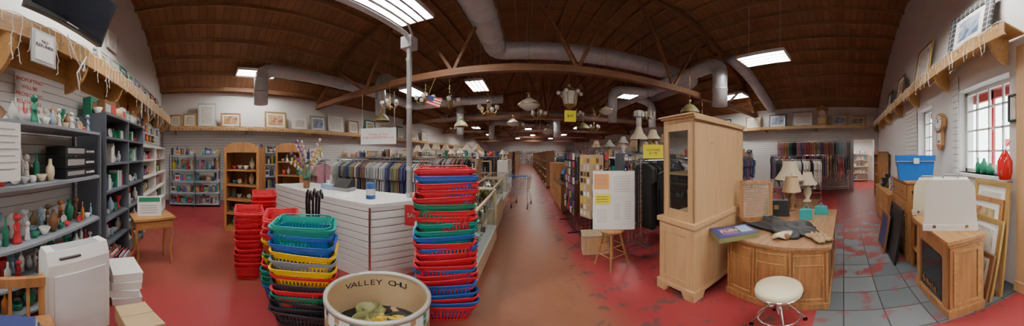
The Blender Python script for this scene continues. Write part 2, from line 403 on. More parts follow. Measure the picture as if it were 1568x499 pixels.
def window(name,x0,x1,z0,z1,nv,nh,fm):
    B=MB(); y0=YF-.2;y1=YF-.15
    B.box(x0,x1,y0,y1,z0,z0+.05,fm);B.box(x0,x1,y0,y1,z1-.05,z1,fm);B.box(x0,x0+.05,y0,y1,z0,z1,fm);B.box(x1-.05,x1,y0,y1,z0,z1,fm)
    for i in range(1,nv): x=x0+(x1-x0)*i/nv; B.box(x-.012,x+.012,y0+.01,y1-.01,z0,z1,WHITE)
    for i in range(1,nh): z=z0+(z1-z0)*i/nh; B.box(x0,x1,y0+.01,y1-.01,z-.012,z+.012,WHITE)
    B.box(x0+.03,x1-.03,y0+.02,y0+.026,z0+.03,z1-.03,GLASS)
    B.box(x0-.02,x1+.02,YF-.14,YF+.05,z0-.04,z0,WHITE)
    B.box(x0-.03,x1+.03,YF-.36,YF-.31,z1-.14,z1+.02,REDF); B.box(x0+(x1-x0)*.57,x0+(x1-x0)*.61,YF-.35,YF-.31,z0,z1,REDF)
    B.obj(name)
window('window_1',1.5,2.55,1.35,2.55,4,4,WHITE); window('window_2',3.45,4.15,1.4,2.55,3,4,WHITE)
B=MB()
DW=mat('orange_oak',(.5,.25,.08),.4)
for x0,x1 in((-.5,.29),(.31,1.1)):
    B.box(x0,x0+.09,YF-.18,YF-.13,0,2.1,DW);B.box(x1-.09,x1,YF-.18,YF-.13,0,2.1,DW);B.box(x0,x1,YF-.18,YF-.13,0,.25,DW);B.box(x0,x1,YF-.18,YF-.13,2.0,2.1,DW);B.box(x0+.08,x1-.08,YF-.16,YF-.155,.24,2.01,GLASS)
B.box(-.55,-.5,YF-.3,YF+.01,0,2.15,DW);B.box(1.1,1.15,YF-.3,YF+.01,0,2.15,DW);B.box(-.55,1.15,YF-.3,YF+.01,2.1,2.15,DW)
B.obj('door_2')  # unseen glass doorway, opening made for daylight fill from behind the camera
B=MB(); B.box(1.17,1.34,YF,YF+.07,0,2.8,PINE); B.box(1.15,1.36,YF,YF+.09,0,.15,PINE); B.obj('trim_post')
B=MB(); B.box(-20,25,-30,YF-.4,-.2,-.1,mat('asphalt',(.4,.4,.4),.9)); B.obj('street_ground')
B=MB(); FC=mat('facade_cream',(.8,.78,.74),.8)
B.box(-4,12,-13,-12,-.1,2.3,FC); B.box(-4,12,-12.02,-12,2.3,2.9,REDF); B.box(-4,12,-12.2,-12,-.1,.6,REDF)
for i in range(7): B.box(-3+i*2.1,-1.9+i*2.1,-12.03,-12.0,.7,2.1,P['grey']); B.box(-3.1+i*2.1,-1.8+i*2.1,-12.06,-12.0,2.1,2.2,WHITE)
B.obj('street_building')
# ------------------------------------------------------------------ fixtures + lights
TUBE=mat('fluorescent_tube',(1,.96,.89),.5,var=0,emit=1)
TUBE.node_tree.nodes['Principled BSDF'].inputs['Emission Strength'].default_value=165
LENS=mat('fixture_white',(.85,.85,.85),.4,var=.02)
def fixture(x,y,z=4.2,w=.62,l=1.22,rod=True):
    B=MB()
    B.box(-w/2,w/2,-l/2,l/2,.05,.09,LENS)
    for a in(-1,1): B.box(a*w/2-.01,a*w/2+.01,-l/2,l/2,-.01,.09,LENS); B.box(-w/2,w/2,a*l/2-.01,a*l/2+.01,-.01,.09,LENS)
    for i in range(1,4): B.box(-w/2+w*i/4-.022,-w/2+w*i/4+.022,-l/2,l/2,-.016,.05,P['grey'])
    for i in range(4):
        q=-w/2+w*(i+.5)/4
        B.cyl((q,-l/2+.03,.025),(q,l/2-.03,.025),.017,TUBE,seg=6)
    h=rz_(x)-z-.16 if rod else .15
    for a in(-1,1): B.cyl((0,a*l*.35,.09),(0,a*l*.35,h),.006,STEEL,seg=6)
    B.obj('fluorescent_light_fixture',(x,y,z))
for x,y in [(-1.72,2.3),(-6.05,1.5),(4.7,1.95),(1.6,-.5),(-1.8,-.5),(4.25,7.45),(-1.72,7.2),(-4.3,7),(-4.76,13.1),(.8,13.5),(5,13.4),(-4.7,19),(.3,20.5),(5,19),(-4.7,26),(1,27),(5,26),(7.6,4.6),(-1.2,32),(4,32)]:  # overhead pair by the camera is unseen; left one added to brighten front left
    fixture(x,y)
fixture(XR+1.7,-.6,2.8,rod=False)
# ------------------------------------------------------------------ ducts
def bend(p0,pc,p1,r=.35,n=5):
    p0,pc,p1=map(Vector,(p0,pc,p1)); a=pc+(p0-pc).normalized()*r; b=pc+(p1-pc).normalized()*r
    return [tuple((1-t)**2*a+2*t*(1-t)*pc+t*t*b) for t in [i/n for i in range(n+1)]]
def ductobj(corners,r,name='air_duct',rb=.4):
    pts=[corners[0]]
    for i in range(1,len(corners)-1): pts+=bend(corners[i-1],corners[i],corners[i+1],rb)
    pts.append(corners[-1])
    B=MB(); B.tube(pts,r,STEEL,20)
    for a,b in zip(pts[:-1],pts[1:]):
        a=Vector(a);b=Vector(b);L=(b-a).length; n=int(L/1.1); d=(b-a).normalized()
        for i in range(n+1):
            p=a+d*(L*(i+.5)/(n+1)); B.cyl(p-d*.02,p+d*.02,r+.014,STEEL,seg=20)
            if L>1 : B.cyl(p,(p.x,p.y,min(p.z+1.2,rz_(p.x)-.16)),.004,STEEL,seg=5)
    B.obj(name)
ductobj([(-.87,-.9,5.0),(-.87,6,5.0),(2,6,5.0),(6.6,6,5.0),(6.6,9,4.9)],.31)
ductobj([(-5.5,1.5,3.05),(-5.5,1.5,4.15),(-5.5,9,4.15),(-1.0,9,4.15)],.2)
ductobj([(-4.6,5.3,3.0),(-4.6,5.3,4.45),(-4.6,8.2,4.6)],.18)
ductobj([(5.0,3.5,3.1),(5.0,3.5,4.55),(5.0,6,4.42),(5.0,12,4.42)],.23)
ductobj([(5.3,3.3,4.85),(6.6,3.3,4.6),(8.9,3.3,3.75)],.2)
ductobj([(-5.5,12,3.95),(2,12,3.95),(7,12,3.95)],.24)
ductobj([(3.0,6.55,2.75),(3.0,6.55,4.0),(4.75,6.55,4.15)],.16)
ductobj([(6.0,8.3,3.0),(6.0,8.3,4.2),(5.0,8.3,4.4)],.18)
ductobj([(-3.2,9.6,2.6),(-3.2,9.6,4.0)],.18)
ductobj([(2.2,14,2.8),(2.2,14,4.0),(2.2,20,4.2)],.24)
ductobj([(-2.6,15.5,2.8),(-2.6,15.5,4.1),(2.0,17.5,4.2)],.22)
B=MB()
B.tube([(-1.42,.3,6.0),(-1.42,.3,3.6)]+bend((-1.42,.3,6),(-1.42,.3,3.33),(-1.42,2.2,3.33),.12)+bend((-1.42,-1.5,3.33),(-1.42,2.2,3.33),(-1.42,2.2,0),.12)+[(-1.42,2.2,1.045)],.035,STEEL,12)
B.box(-1.50,-1.34,2.12,2.28,3.1,3.3,STEEL); B.tube([(-1.30,.35,3.38),(-1.30,2.0,3.38),(-1.34,2.2,3.2)],.015,STEEL,6)
for z in(1.05,1.4,2.2,2.9): B.cyl((-1.42,2.2,z),(-1.42,2.2,z+.05),.042,STEEL,seg=12)
B.obj('conduit_pole')
# ------------------------------------------------------------------ chandeliers
def chandelier(x,y,z,kind,s=1):
    B=MB(); top=rz_(x)-.18 if abs(y-4.2)>.4 else 3.5
    h=top-z
    n=int(h/.06)
    for i in range(n):
        a=z+.25*s+(h-.25*s)*i/n; b=z+.25*s+(h-.25*s)*(i+1)/n
        B.bar((x,y,a),(x,y,b),.014 if i%2 else .004,.004 if i%2 else .014,BRASS)
    B.lathe([(0,.28*s),(.05*s,.25*s),(.02*s,.2*s),(.04*s,.1*s),(.02*s,0),(.06*s,-.06*s),(.02*s,-.12*s),(0,-.16*s)],BRASS,(x,y,z))
    if kind=='arm':
        for i in range(5):
            t=2*pi*i/5; c,s_=math.cos(t),math.sin(t)
            B.tube([(x+c*r*s,y+s_*r*s,z+q*s) for r,q in((.02,0),(.1,-.08),(.2,-.06),(.24,.02))],.012*s,BRASS,6)
            B.lathe([(.02*s,0),(.05*s,.02*s),(.062*s,.08*s),(.05*s,.12*s)],CRYS,(x+c*.24*s,y+s_*.24*s,z+.02*s),10)
    elif kind=='bowl':
        for i in range(8):
            t=2*pi*i/8; B.tube([(x+.02*math.cos(t)*s,y+.02*math.sin(t)*s,z+.14*s),(x+.2*math.cos(t)*s,y+.2*math.sin(t)*s,z+.0*s),(x+.25*math.cos(t)*s,y+.25*math.sin(t)*s,z-.07*s)],.006*s,BRASS,5)
        B.lathe([(.03*s,.12*s),(.2*s,.02*s),(.26*s,-.06*s),(.24*s,-.1*s),(.12*s,-.18*s),(0,-.2*s)],CRYS,(x,y,z),18)
        B.lathe([(.262*s,-.04*s),(.268*s,-.06*s),(.262*s,-.08*s)],BRASS,(x,y,z),18)
    elif kind=='lantern':
        B.lathe([(.04*s,.2*s),(.18*s,.1*s),(.2*s,.08*s)],BRASS,(x,y,z),12)
        for i in range(6):
            t=2*pi*i/6; B.cyl((x+.18*s*math.cos(t),y+.18*s*math.sin(t),z+.1*s),(x+.12*s*math.cos(t),y+.12*s*math.sin(t),z-.22*s),.012,BRASS,seg=6)
            B.sph((x+.24*s*math.cos(t),y+.24*s*math.sin(t),z+.06*s),.045*s,CRYS,8)
        B.lathe([(.165*s,.08*s),(.115*s,-.2*s),(.06*s,-.26*s)],CRYS,(x,y,z),12); B.lathe([(.13*s,-.2*s),(.1*s,-.24*s),(0,-.3*s)],BRASS,(x,y,z),12)
    elif kind=='tiffany':
        B.lathe([(.03*s,.14*s),(.12*s,.1*s),(.24*s,-.02*s),(.28*s,-.1*s)],P['olive'],(x,y,z),18); B.lathe([(.275*s,-.08*s),(.285*s,-.14*s)],P['tan'],(x,y,z),18)
    B.obj('chandelier')
for a in [(-2.0,5.1,3.0,'arm',1.05),(-1.25,6.7,3.1,'arm',1.3),(.1,5.3,3.0,'bowl',1.1),(1.06,4.75,3.05,'lantern',1.15),(2.24,5.3,2.9,'bowl',.8),(-2.45,4.55,3.0,'arm',.95),(3.9,3.7,2.85,'tiffany',.9),(-3.0,3.8,2.8,'arm',.8),
  (-2.6,7.9,2.9,'tiffany',1),(.5,7.6,3.1,'arm',1.1),(2.5,8.6,2.9,'tiffany',1),(-.2,10.9,3.1,'arm',1.2),(3.3,9.4,2.9,'arm',1.1),(-3.9,10.8,3.0,'arm',1),(6.2,5.2,2.9,'arm',1),
  (1.8,7.0,3.0,'arm',1),(-.5,8.2,2.95,'bowl',1),(3.6,5.2,2.8,'arm',.9),(-4.2,4.9,2.8,'tiffany',.9),(1.2,10.7,2.9,'bowl',1.2)]: chandelier(*a)
B=MB(); B.box(-.14,.14,-.004,.004,-.14,.14,YEL); B.cyl((0,0,.14),(0,0,.17),.003,WIRE,seg=5); o=B.obj('yellow_price_tag',(1.06,4.7,2.53)); text('$49',.1,BLACK,o,(0,-.006,0))
fl=MB()
for i in range(7): fl.box(0,.36,0,.004,-.03*i,-.03*i+.03,P['red'] if i%2==0 else P['white'])
fl.box(0,.16,-.002,.006,-.09,.03,P['navy']); fl.cyl((-.01,0,-.3),(-.01,0,.5),.008,BRASS,seg=6); fl.obj('american_flag',(-2.1,4.05,2.95),0,ry=.4)
# ------------------------------------------------------------------ pictures
def picture(loc,rz,w,h,fm,pm,fw_=.05,lean=.08,mat_=True,name='framed_picture'):
    B=MB()
    B.box(-w/2,w/2,-.02,.01,0,fw_,fm);B.box(-w/2,w/2,-.02,.01,h-fw_,h,fm);B.box(-w/2,-w/2+fw_,-.02,.01,fw_,h-fw_,fm);B.box(w/2-fw_,w/2,-.02,.01,fw_,h-fw_,fm)
    B.box(-w/2+fw_,w/2-fw_,-.004,.008,fw_,h-fw_,PAPER if mat_ else pm)
    if mat_: k=fw_+min(w,h)*.12; B.box(-w/2+k,w/2-k,-.008,-.004,k,h-k,pm)
    return B.obj(name,loc,rz,.003,rx=-lean)
zl=2.53
for y,w,h,f,p in [(-1.05,.4,.45,GOLD,4),(-.58,.45,.48,GOLD,1),(.0,.62,.85,P['silver'],4),(.8,.68,.5,OAK,3),(2.4,.8,.62,GOLD,3),(3.35,.6,.5,P['white'],1),(4.15,.7,.6,P['grey'],2),(5.05,.8,.75,P['white'],4),(6.0,.6,.6,OAK,1),(7.1,.7,.75,P['green'],0),(8.3,.8,.6,GOLD,2),(9.6,.7,.7,P['black'],4),(11,.8,.6,GOLD,0),(12.5,.8,.7,OAK,1)]:
    picture((XL+.22,y,zl),pi/2,w,h,f,PICS[p])
zr=2.89
for y,w,h,f,p in [(4.3,.8,.6,OAK,1),(3.05,.85,.62,P['navy'],2),(1.85,.95,.7,P['grey'],4),(.2,.7,.5,GOLD,2),(-.6,.75,.45,GOLD,0),(-1.2,.3,.55,P['white'],4),(6.0,.8,.6,P['black'],1),(8,.8,.6,GOLD,3),(10.3,.9,.6,OAK,0)]:
    picture((XR-.22,y,zr),-pi/2,w,h,f,PICS[p])
def wclock(loc,rz,s=1,name='pendulum_wall_clock'):
    B=MB()
    o8=[(.19*s*math.cos(pi/8+i*pi/4),.19*s*math.sin(pi/8+i*pi/4)+.48*s) for i in range(8)]
    B.prism(o8,-.06,.0,OAK,'y'); B.cyl((0,-.06,.48*s),(0,-.075,.48*s),.15*s,BRASS,seg=24); B.cyl((0,-.075,.48*s),(0,-.08,.48*s),.135*s,PAPER,seg=24)
    for i in range(12):
        t=i*pi/6; B.bar((.1*s*math.sin(t),-.083,.48*s+.1*s*math.cos(t)),(.12*s*math.sin(t),-.083,.48*s+.12*s*math.cos(t)),.01*s,.01*s,BLACK)
    B.bar((0,-.084,.48*s),(.05*s,-.084,.55*s),.006,.006,BLACK); B.bar((0,-.084,.48*s),(-.02*s,-.084,.58*s),.006,.006,BLACK)
    B.prism([(-.1*s,.33*s),(-.1*s,.08*s),(-.04*s,0),(.04*s,0),(.1*s,.08*s),(.1*s,.33*s)],-.055,0,OAK,'y')
    B.prism([(-.07*s,.3*s),(-.07*s,.1*s),(.07*s,.1*s),(.07*s,.3*s)],-.058,-.054,PAPER,'y'); B.cyl((0,-.058,.15*s),(0,-.065,.15*s),.03*s,BRASS,seg=12)
    B.obj(name,loc,rz)
wclock((2.98,YF+.03,1.68),pi,.92)
B=MB(); B.box(-.25,.25,-.15,.15,0,.08,OAK); B.box(-.2,.2,-.12,.12,.08,.75,OAK); B.box(-.27,.27,-.15,.15,.75,.8,OAK); B.prism([(-.25,.8),(.25,.8),(.0,.95)],-.13,.13,OAK,'y'); B.cyl((0,-.12,.56),(0,-.13,.56),.15,PAPER,seg=20); B.box(-.13,.13,-.125,-.12,.12,.36,BRASS); B.obj('mantel_clock',(XR-.2,.95,zr),-pi/2)
def checker():
    m,nt,b=nodes('checker_frame'); tc=N(nt,'ShaderNodeTexCoord'); ck=N(nt,'ShaderNodeTexBrick'); ck.offset=0
    ck.inputs['Scale'].default_value=1; ck.inputs['Brick Width'].default_value=.1;ck.inputs['Row Height'].default_value=.1;ck.inputs['Mortar Size'].default_value=.006
    ck.inputs['Color1'].default_value=(.02,.02,.025,1);ck.inputs['Color2'].default_value=(.04,.04,.045,1);ck.inputs['Mortar'].default_value=(.6,.6,.6,1)
    mp=N(nt,'ShaderNodeMapping'); mp.inputs['Rotation'].default_value=(pi/2,0,0)
    nt.links.new(tc.outputs['Object'],mp.inputs[0]); nt.links.new(mp.outputs[0],ck.inputs[0]); nt.links.new(ck.outputs[0],b.inputs['Base Color']); return m
zf=3.0
picture((2.05,YF+.2,zf),pi,.9,.85,checker(),PICS[2],.13,.12)
picture((3.5,YF+.2,zf),pi,.7,.85,GOLD,PICS[1],.04,.12)
picture((5.0,YF+.2,zf),pi,.6,.7,P['brown'],PICS[3],.05,.12)
picture((6.2,YF+.2,zf),pi,.6,.6,P['black'],PICS[1],.05,.12)
for i,x in enumerate([-2.75,-3.15,-3.5,-3.9,-4.3,-4.7,-5.1,-5.5,-6.0]): picture((x,YF+.11,2.85),pi,.32,.5,[P['white'],P['silver'],P['green'],P['white'],P['ltblue'],P['grey'],GOLD,P['red'],OAK][i],PICS[i%5],.04,.12)
G=MB(); row(G,0,3.9,-.05,.05,0,.26,['plate','vase','bowl','figure','cup','bottle'],KEYS,1,1,(.09,.12)); G.obj('ledge_ornaments',(-2.1,YF+.27,2.846),pi)
picture((-2.5,YF+.03,3.5),pi,.35,.5,P['white'],PICS[4],.02,0,name='paper_poster'); picture((-3.1,YF+.03,3.55),pi,.35,.45,P['white'],PICS[4],.02,0,name='paper_poster')
B=MB(); B.box(-.5,.5,-.03,.03,-.32,.32,BLACK); B.box(-.465,.465,-.034,-.03,-.27,.285,SCREEN); B.box(-.08,.08,-.033,-.03,-.305,-.29,P['silver'])
B.bar((0,.03,0),(0,.4,.05),.06,.06,BLACK); B.box(-.12,.12,.03,.06,-.12,.12,BLACK)
B.obj('flatscreen_tv',(-1.36,-1.0,3.17),pi,.004,rx=.3)
def icicles(name,p0,p1,drop=.3,sp=.09,th=.006):
    B=MB(); p0=Vector(p0);p1=Vector(p1); L=(p1-p0).length; n=int(L/sp); pr=None
    for i in range(n+1):
        t=i/n; p=p0.lerp(p1,t)+Vector((0,0,.03*math.sin(i*1.3)-.01))
        if pr is not None: B.bar(pr,p,th,th,WIRE)
        pr=p
        d=drop*RN.choice([.25,.4,.65,1]); q=p
        m=max(2,int(d/.07))
        sl=RN.uniform(-.15,.15)
        for j in range(m):
            dz=d*(j+1)/m
            q2=p+Vector((RN.uniform(-.012,.012)+sl*dz,RN.uniform(-.01,.01),-dz)); B.bar(q,q2,th*.7,th*.7,WIRE)
            tip=q2+Vector((.02*RN.choice([-1,1]),-.005,-.022)); B.cyl(q2,tip,th*1.3,CRYS,.002,seg=5); q=q2
    B.obj(name)
icicles('icicle_string_lights',(-.75,YF+.4,2.84),(-6.5,YF+.4,2.84),.5)
icicles('icicle_string_lights',(1.25,YF+.33,3.0),(XR-.5,YF+.33,3.0),.26)
icicles('icicle_string_lights',(XL+.46,-1.1,2.5),(XL+.46,14,2.5),.2,.12)
icicles('icicle_string_lights',(XR-.46,-1.1,2.86),(XR-.46,14,2.86),.18,.12)
B=MB(); B.tube([(-1.4,-1.15,2.82),(-1.45,-1.12,2.6),(-1.6,-1.12,2.45),(-1.66,-1.12,2.65),(-1.5,-1.12,2.4),(-1.55,-1.12,2.2)],.007,WIRE,6); B.obj('loose_white_cable')
# ------------------------------------------------------------------ left front shelving
FIG=['vase','figure','bowl','cup','vase','bowl','figure','bottle','plate']
shelf_unit('grey_metal_shelving','figurines_and_glassware',(-.25,-1.57+.42,0),pi,1.75,.4,1.87,[.12,.5,.88,1.37,1.85],GREYM,GREYL,FIG,['white','cream','silver','orange','white','tan','ltblue','white','green','brown','red'],1,3,wr=(.06,.12),top=.36,skip=(3,.62))
G=MB()
for i,(z,h) in enumerate([(0,.09),(.095,.11),(.21,.1)]):
    G.box(0,.5,0,.26,z+.005,z+h,BLACK); G.box(.03,.3,-.003,0,z+.03,z+h-.02,P['grey'])
    for q in range(4): G.cyl((.34+.04*q,0,z+h/2),(.34+.04*q,-.015,z+h/2),.012,P['silver'],seg=8)
G.obj('stereo_receivers',(-1.42,-1.19,1.372),pi)
shelf_unit('dark_tall_bookcase','shelf_ornaments',(-2.08,-1.13,0),pi,1.4,.42,2.08,[.1,.45,.8,1.15,1.5,1.82],GREYM,GREYM,['vase','figure','bowl','plate','cup','books'],['white','cream','silver','ltblue','green','red','white','white'],2,2,closed=True,wr=(.07,.14))
G=MB(); row(G,0,1.35,.05,.3,0,.34,['box','basketw','plate','vase','bowl'],['silver','red','brown','green','white','blue'],2,1,(.12,.22)); G.obj('bookcase_top_goods',(-2.1,-1.18,2.112),pi)
shelf_unit('media_shelving','books_and_media',(-3.55,-1.18,0),pi,2.1,.36,1.75,[.1,.45,.8,1.15,1.5],P['white'],P['white'],['books','box','books','bottle'],KEYS,2,1,closed=True)
G=MB()
for i in range(9):
    for j in range(3):
        if RN.random()<.8: x=.1+.3*i; z=1.95+.24*j; G.box(x,x+.18,-.03,0,z,z+.18,rc()); G.box(x+.03,x+.15,-.032,-.03,z+.04,z+.12,rc(['white','cream','yellow']))
G.obj('slatwall_hanging_goods',(-3.6,YF+.055,0),pi)
shelf_unit('blue_wall_shelving','hardware_and_toys',(-6.05,-1.15,0),pi/2,1.55,.5,1.65,[.1,.45,.8,1.15,1.6],GREYM,BLUESH,['box','bottle','box','books','cup'],KEYS,2,2)
shelf_unit('blue_wall_shelving','craft_supplies',(-6.25,.8,0),pi/2,2.6,.5,1.7,[.1,.5,.9,1.3,1.68],GREYM,BLUESH,['box','bottle','basketw','books'],KEYS,3,2)
B=MB(); B.box(-.17,.17,-.006,0,-.26,.26,PAPER); o=B.obj('shoplifting_sign',(-1.28,YF+.06,2.16),pi)
for i,t in enumerate(['SHOPLIFTING','WILL BE','PROSECUTED','TO THE FULL','EXTENT OF','THE LAW']): text(t,.055,REDT,o,(0,-.009,.2-.08*i))
B=MB(); B.box(-.13,.13,-.015,0,-.17,.17,P['silver']); B.box(-.1,.1,-.018,-.015,-.14,.14,PAPER); o=B.obj('notice_frame',(-1.1,YF+.45,2.52),pi); text('NO\nREFUNDS',.045,BLACK,o,(0,-.02,.03))
B=MB(); B.box(-.1,.1,-.003,0,-.2,.2,PAPER)
for i in range(7): B.box(-.08,.05+.03*(i%2),-.005,-.003,.15-i*.045,.157-i*.045,CRT)
B.obj('price_sheet',(-.76,-1.13,1.62),pi)
B=MB(); B.prism([(-.09,0),(.09,0),(.09,.88),(.05,.95),(-.055,.95),(-.09,.85)],-.23,.23,WHITE,'x'); B.box(-.19,.19,-.098,-.089,.08,.76,mat('purifier_panel',(.72,.73,.75),.4))
for i in range(6): B.box(-.17,.17,-.05+.018*i,-.044+.018*i,.949,.954,GREYL)
B.box(-.15,.0,-.088,-.062,.885,.9,BLACK)
B.obj('air_purifier',(-1.10,-.84,0),faceo(-1.10,-.84)+.5,.012)
B=MB()
for i in range(4): 
    B.T=Matrix.Rotation(RN.uniform(-.15,.15),4,'Z'); B.box(-.17,.17,-.13,.13,i*.11,i*.11+.105,PAPER); B.box(-.175,.175,-.135,.135,i*.11+.085,i*.11+.107,WHITE)
B.obj('paper_box_stack',(-1.76,-.76,0),.5,.003)
B=MB(); B.box(-.17,.17,-.12,.12,0,.2,CARD); B.box(-.17,-.01,-.12,.12,.2,.206,CARD);B.box(.01,.17,-.12,.12,.2,.206,CARD); B.obj('cardboard_box',(-1.30,-.46,0),.7,.003)
def chair(loc,rz,wm,name='wooden_chair'):
    B=MB()
    for x in(-.19,.17): 
        B.bar((x+.01,-.18,0),(x+.01,-.18,.43),.035,.035,wm); B.bar((x+.01,.19,0),(x+.01,.24,.82),.035,.035,wm); B.bar((x+.01,-.18,.2),(x+.01,.2,.2),.02,.02,wm)
    B.box(-.22,.22,-.22,.2,.43,.46,wm); B.box(-.2,.2,.2,.235,.74,.82,wm)
    for x in(-.1,0,.1): B.bar((x,.2,.46),(x,.225,.76),.02,.02,wm)
    B.obj(name,loc,rz,.004)
chair((-.52,-.74,0),2.6,OAK)
B=MB()
for k in range(4): B.box(-.13+.01*k,.13-.01*k,-.1,.1,.03*k,.03*k+.027,P[['blue','black','ltblue','navy'][k]])
B.obj('book_pile',(-.52,-.74,.461),2.4)
B=MB(); B.box(-.28,.28,-.18,.18,.73,.76,OAKX); B.box(-.25,.25,-.15,.15,.6,.73,OAK); B.box(-.2,.2,-.155,-.15,.62,.71,OAKX); B.cyl((0,-.155,.665),(0,-.175,.665),.012,BRASS,seg=8)
for x in(-.23,.23):
    for y in(-.13,.13): B.tube([(x,y,.62),(x*1.06,y*1.06,.5),(x*.93,y*.93,.25),(x*1.05,y*1.1,.0)],.018,OAK,8)
B.obj('wooden_side_table',(-2.64,-.74,0),faceo(-2.64,-.72)+.3,.003)
B=MB(); B.box(-.16,.16,-.01,0,0,.28,PAPER); B.box(-.14,.14,-.012,-.01,.2,.26,P['green'])
for i in range(4): B.box(-.12,.1,-.012,-.01,.04+.035*i,.05+.035*i,CRT)
B.bar((0,0,.2),(0,.1,0.0),.02,.01,PAPER); B.obj('display_sign',(-2.6,-.76,.762),faceo(-2.7,-.65)+.1,rx=0)
B=MB()
for i in range(6): B.tube([(-.12,-.12+.05*i,.0),(-.13,-.12+.05*i,.4),(.13,-.12+.05*i,.4),(.12,-.12+.05*i,0)],.005,P['red'],5)
for z in(.05,.2,.35): B.tube([(-.13,-.12,z),(.13,-.12,z),(.13,.13,z),(-.13,.13,z)],.005,P['red'],5,True)
for i in range(5): B.box(-.1,.1,-.1+.05*i,-.07+.05*i,.06,.38,rc())
B.obj('wire_magazine_rack',(-2.12,-.95,0),.1)
def bookcase(loc,rz,w,d,h,zs,wm,goods):
    B=MB(); B.box(0,.025,0,d,0,h,wm);B.box(w-.025,w,0,d,0,h,wm);B.box(.02,w-.02,d-.012,d,0,h,wm);B.box(0,w,0,d,h-.03,h,wm);B.box(.02,w-.02,0.01,.03,0,.08,wm)
    for z in zs: B.box(.02,w-.02,.01,d,z-.025,z,wm)
    for x in(0,w-.05): B.box(x,x+.05,-.012,0,0,h,wm)
    B.prism([(0,h-.1),(w,h-.1),(w,h+.02)]+[(w/2+w*.42*math.cos(t),h+.02+.08*math.sin(t)) for t in [pi*i/8 for i in range(9)]]+[(0,h+.02)],-.015,.005,wm,'y')
    B.obj('oak_bookcase',loc,rz,.003)
    G=MB()
    for z in zs: row(G,.06,w-.06,.05,d-.05,z+.001,.28,['vase','bowl','cup','figure','plate','box'],['white','cream','brown','silver','red','teal','white'],1,.98,(.08,.14))
    G.obj(goods,loc,rz)
bookcase((-4.05,.35,0),pi/2-.55,.72,.48,1.74,[.1,.4,.7,1.0,1.3],OAK,'bookcase_ornaments')
bookcase((-4.25,1.5,0),pi/2-.75,.6,.35,1.75,[.1,.45,.8,1.15,1.45],OAK,'bookcase_dishes')
# ------------------------------------------------------------------ counter
cp=[(-3.6,1.27),(-1.55,1.6),(-1.25,2.12),(-1.55,2.35),(-3.5,2.0)]
B=MB() 
def inset(p,k,c=(-2.6,1.75)): return [(c[0]+(x-c[0])*k,c[1]+(y-c[1])*k) for x,y in p]
B.prism(inset(cp,.97),0,1.0,GROOVE_SHADE)
def slatline(p,q,z0,z1,pitch=.095):
    p=Vector((*p,0));q=Vector((*q,0)); d=(q-p).normalized(); n=Vector((d.y,-d.x,0))
    z=z0
    while z<z1-.02:
        zt=min(z+pitch-.012,z1); a=p; b=q; a2=a-n*.03; b2=b-n*.03
        B.add([(a.x,a.y,z),(b.x,b.y,z),(b2.x,b2.y,z),(a2.x,a2.y,z),(a.x,a.y,zt),(b.x,b.y,zt),(b2.x,b2.y,zt),(a2.x,a2.y,zt)],[(0,3,2,1),(4,5,6,7),(0,1,5,4),(1,2,6,5),(2,3,7,6),(3,0,4,7)],SLAT); z+=pitch
slatline(cp[0],cp[1],.1,1.0); slatline(cp[1],cp[2],.1,1.0)
B.prism(inset(cp,.985),0,.1,WHITE); B.prism(inset(cp,1.012),1.0,1.045,mat('laminate_top',(.72,.72,.71),.35,var=.05))
B.cyl((-1.55,1.605,0),(-1.55,1.605,1.0),.015,CHROME,seg=8)
B.obj('sales_counter',bev=.002)
B=MB(); B.lathe([(0,0),(.045,0),(.055,.03),(.05,.1),(.065,.14)],P['brown'],(0,0,0))
for i in range(12):
    t=RN.uniform(0,2*pi); l=RN.uniform(.35,.75); q=RN.uniform(.15,.38)
    pts=[(q*s_*s_*math.cos(t),q*s_*s_*math.sin(t),.1+l*s_) for s_ in(0,.25,.5,.75,1)]
    B.tube(pts,.004,P['olive'],5)
    for k in range(5):
        s_=.55+.11*k; x,y,z=q*s_*s_*math.cos(t),q*s_*s_*math.sin(t),.1+l*s_
        for j in range(5): 
            a=2*pi*j/5; B.sph((x+.02*math.cos(a),y+.015,z+.02*math.sin(a)),.014,P[['white','pink','white','yellow','purple'][i%5]],6)
for i in range(12):
    t=i*2*pi/12; B.add([(0,0,.12),(.1*math.cos(t-.15),.1*math.sin(t-.15),.24),(.22*math.cos(t),.22*math.sin(t),.3+.05*(i%3)),(.1*math.cos(t+.15),.1*math.sin(t+.15),.24)],[(0,1,2,3)],P['green'])
B.obj('potted_orchid',(-2.95,1.58,1.046))
B=MB(); B.lathe([(0,0),(.06,0),(.06,.19),(.063,.19),(.063,.2),(0,.2)],P['blue'],(0,0,0),20); B.lathe([(.0605,.05),(.0606,.13)],P['white'],(0,0,0),20); B.obj('blue_canister',(-1.75,1.83,1.046))
B=MB()
for i in range(3): B.T=Matrix.Rotation(i*.5,4,'Z'); B.box(-.1,.1,-.14,.14,.002*i,.002*i+.002,PAPER)
B.obj('loose_papers',(-2.1,1.70,1.046),.3)
B=MB(); B.box(-.16,.16,-.1,.1,0,.05,P['grey']); B.prism([(-.1,.05),(.1,.05),(.1,.16),(.02,.18)],-.14,.14,P['black'],'x'); B.obj('card_terminal',(-2.45,1.96,1.046),.2,.004)
B=MB(); B.box(-.12,.12,-.06,.06,0,.08,P['ltblue']); B.box(-.05,.05,-.02,.02,.08,.082,PAPER); B.add([(-.04,0,.08),(.04,0,.08),(.03,.02,.15),(-.03,-.02,.14)],[(0,1,2,3)],PAPER); B.obj('tissue_box',(-2.7,1.84,1.046),.1,.004)
B=MB(); B.lathe([(0,0),(.1,0),(.09,.1),(.1,.5),(.12,.52)],BLACK,(0,0,0),14)
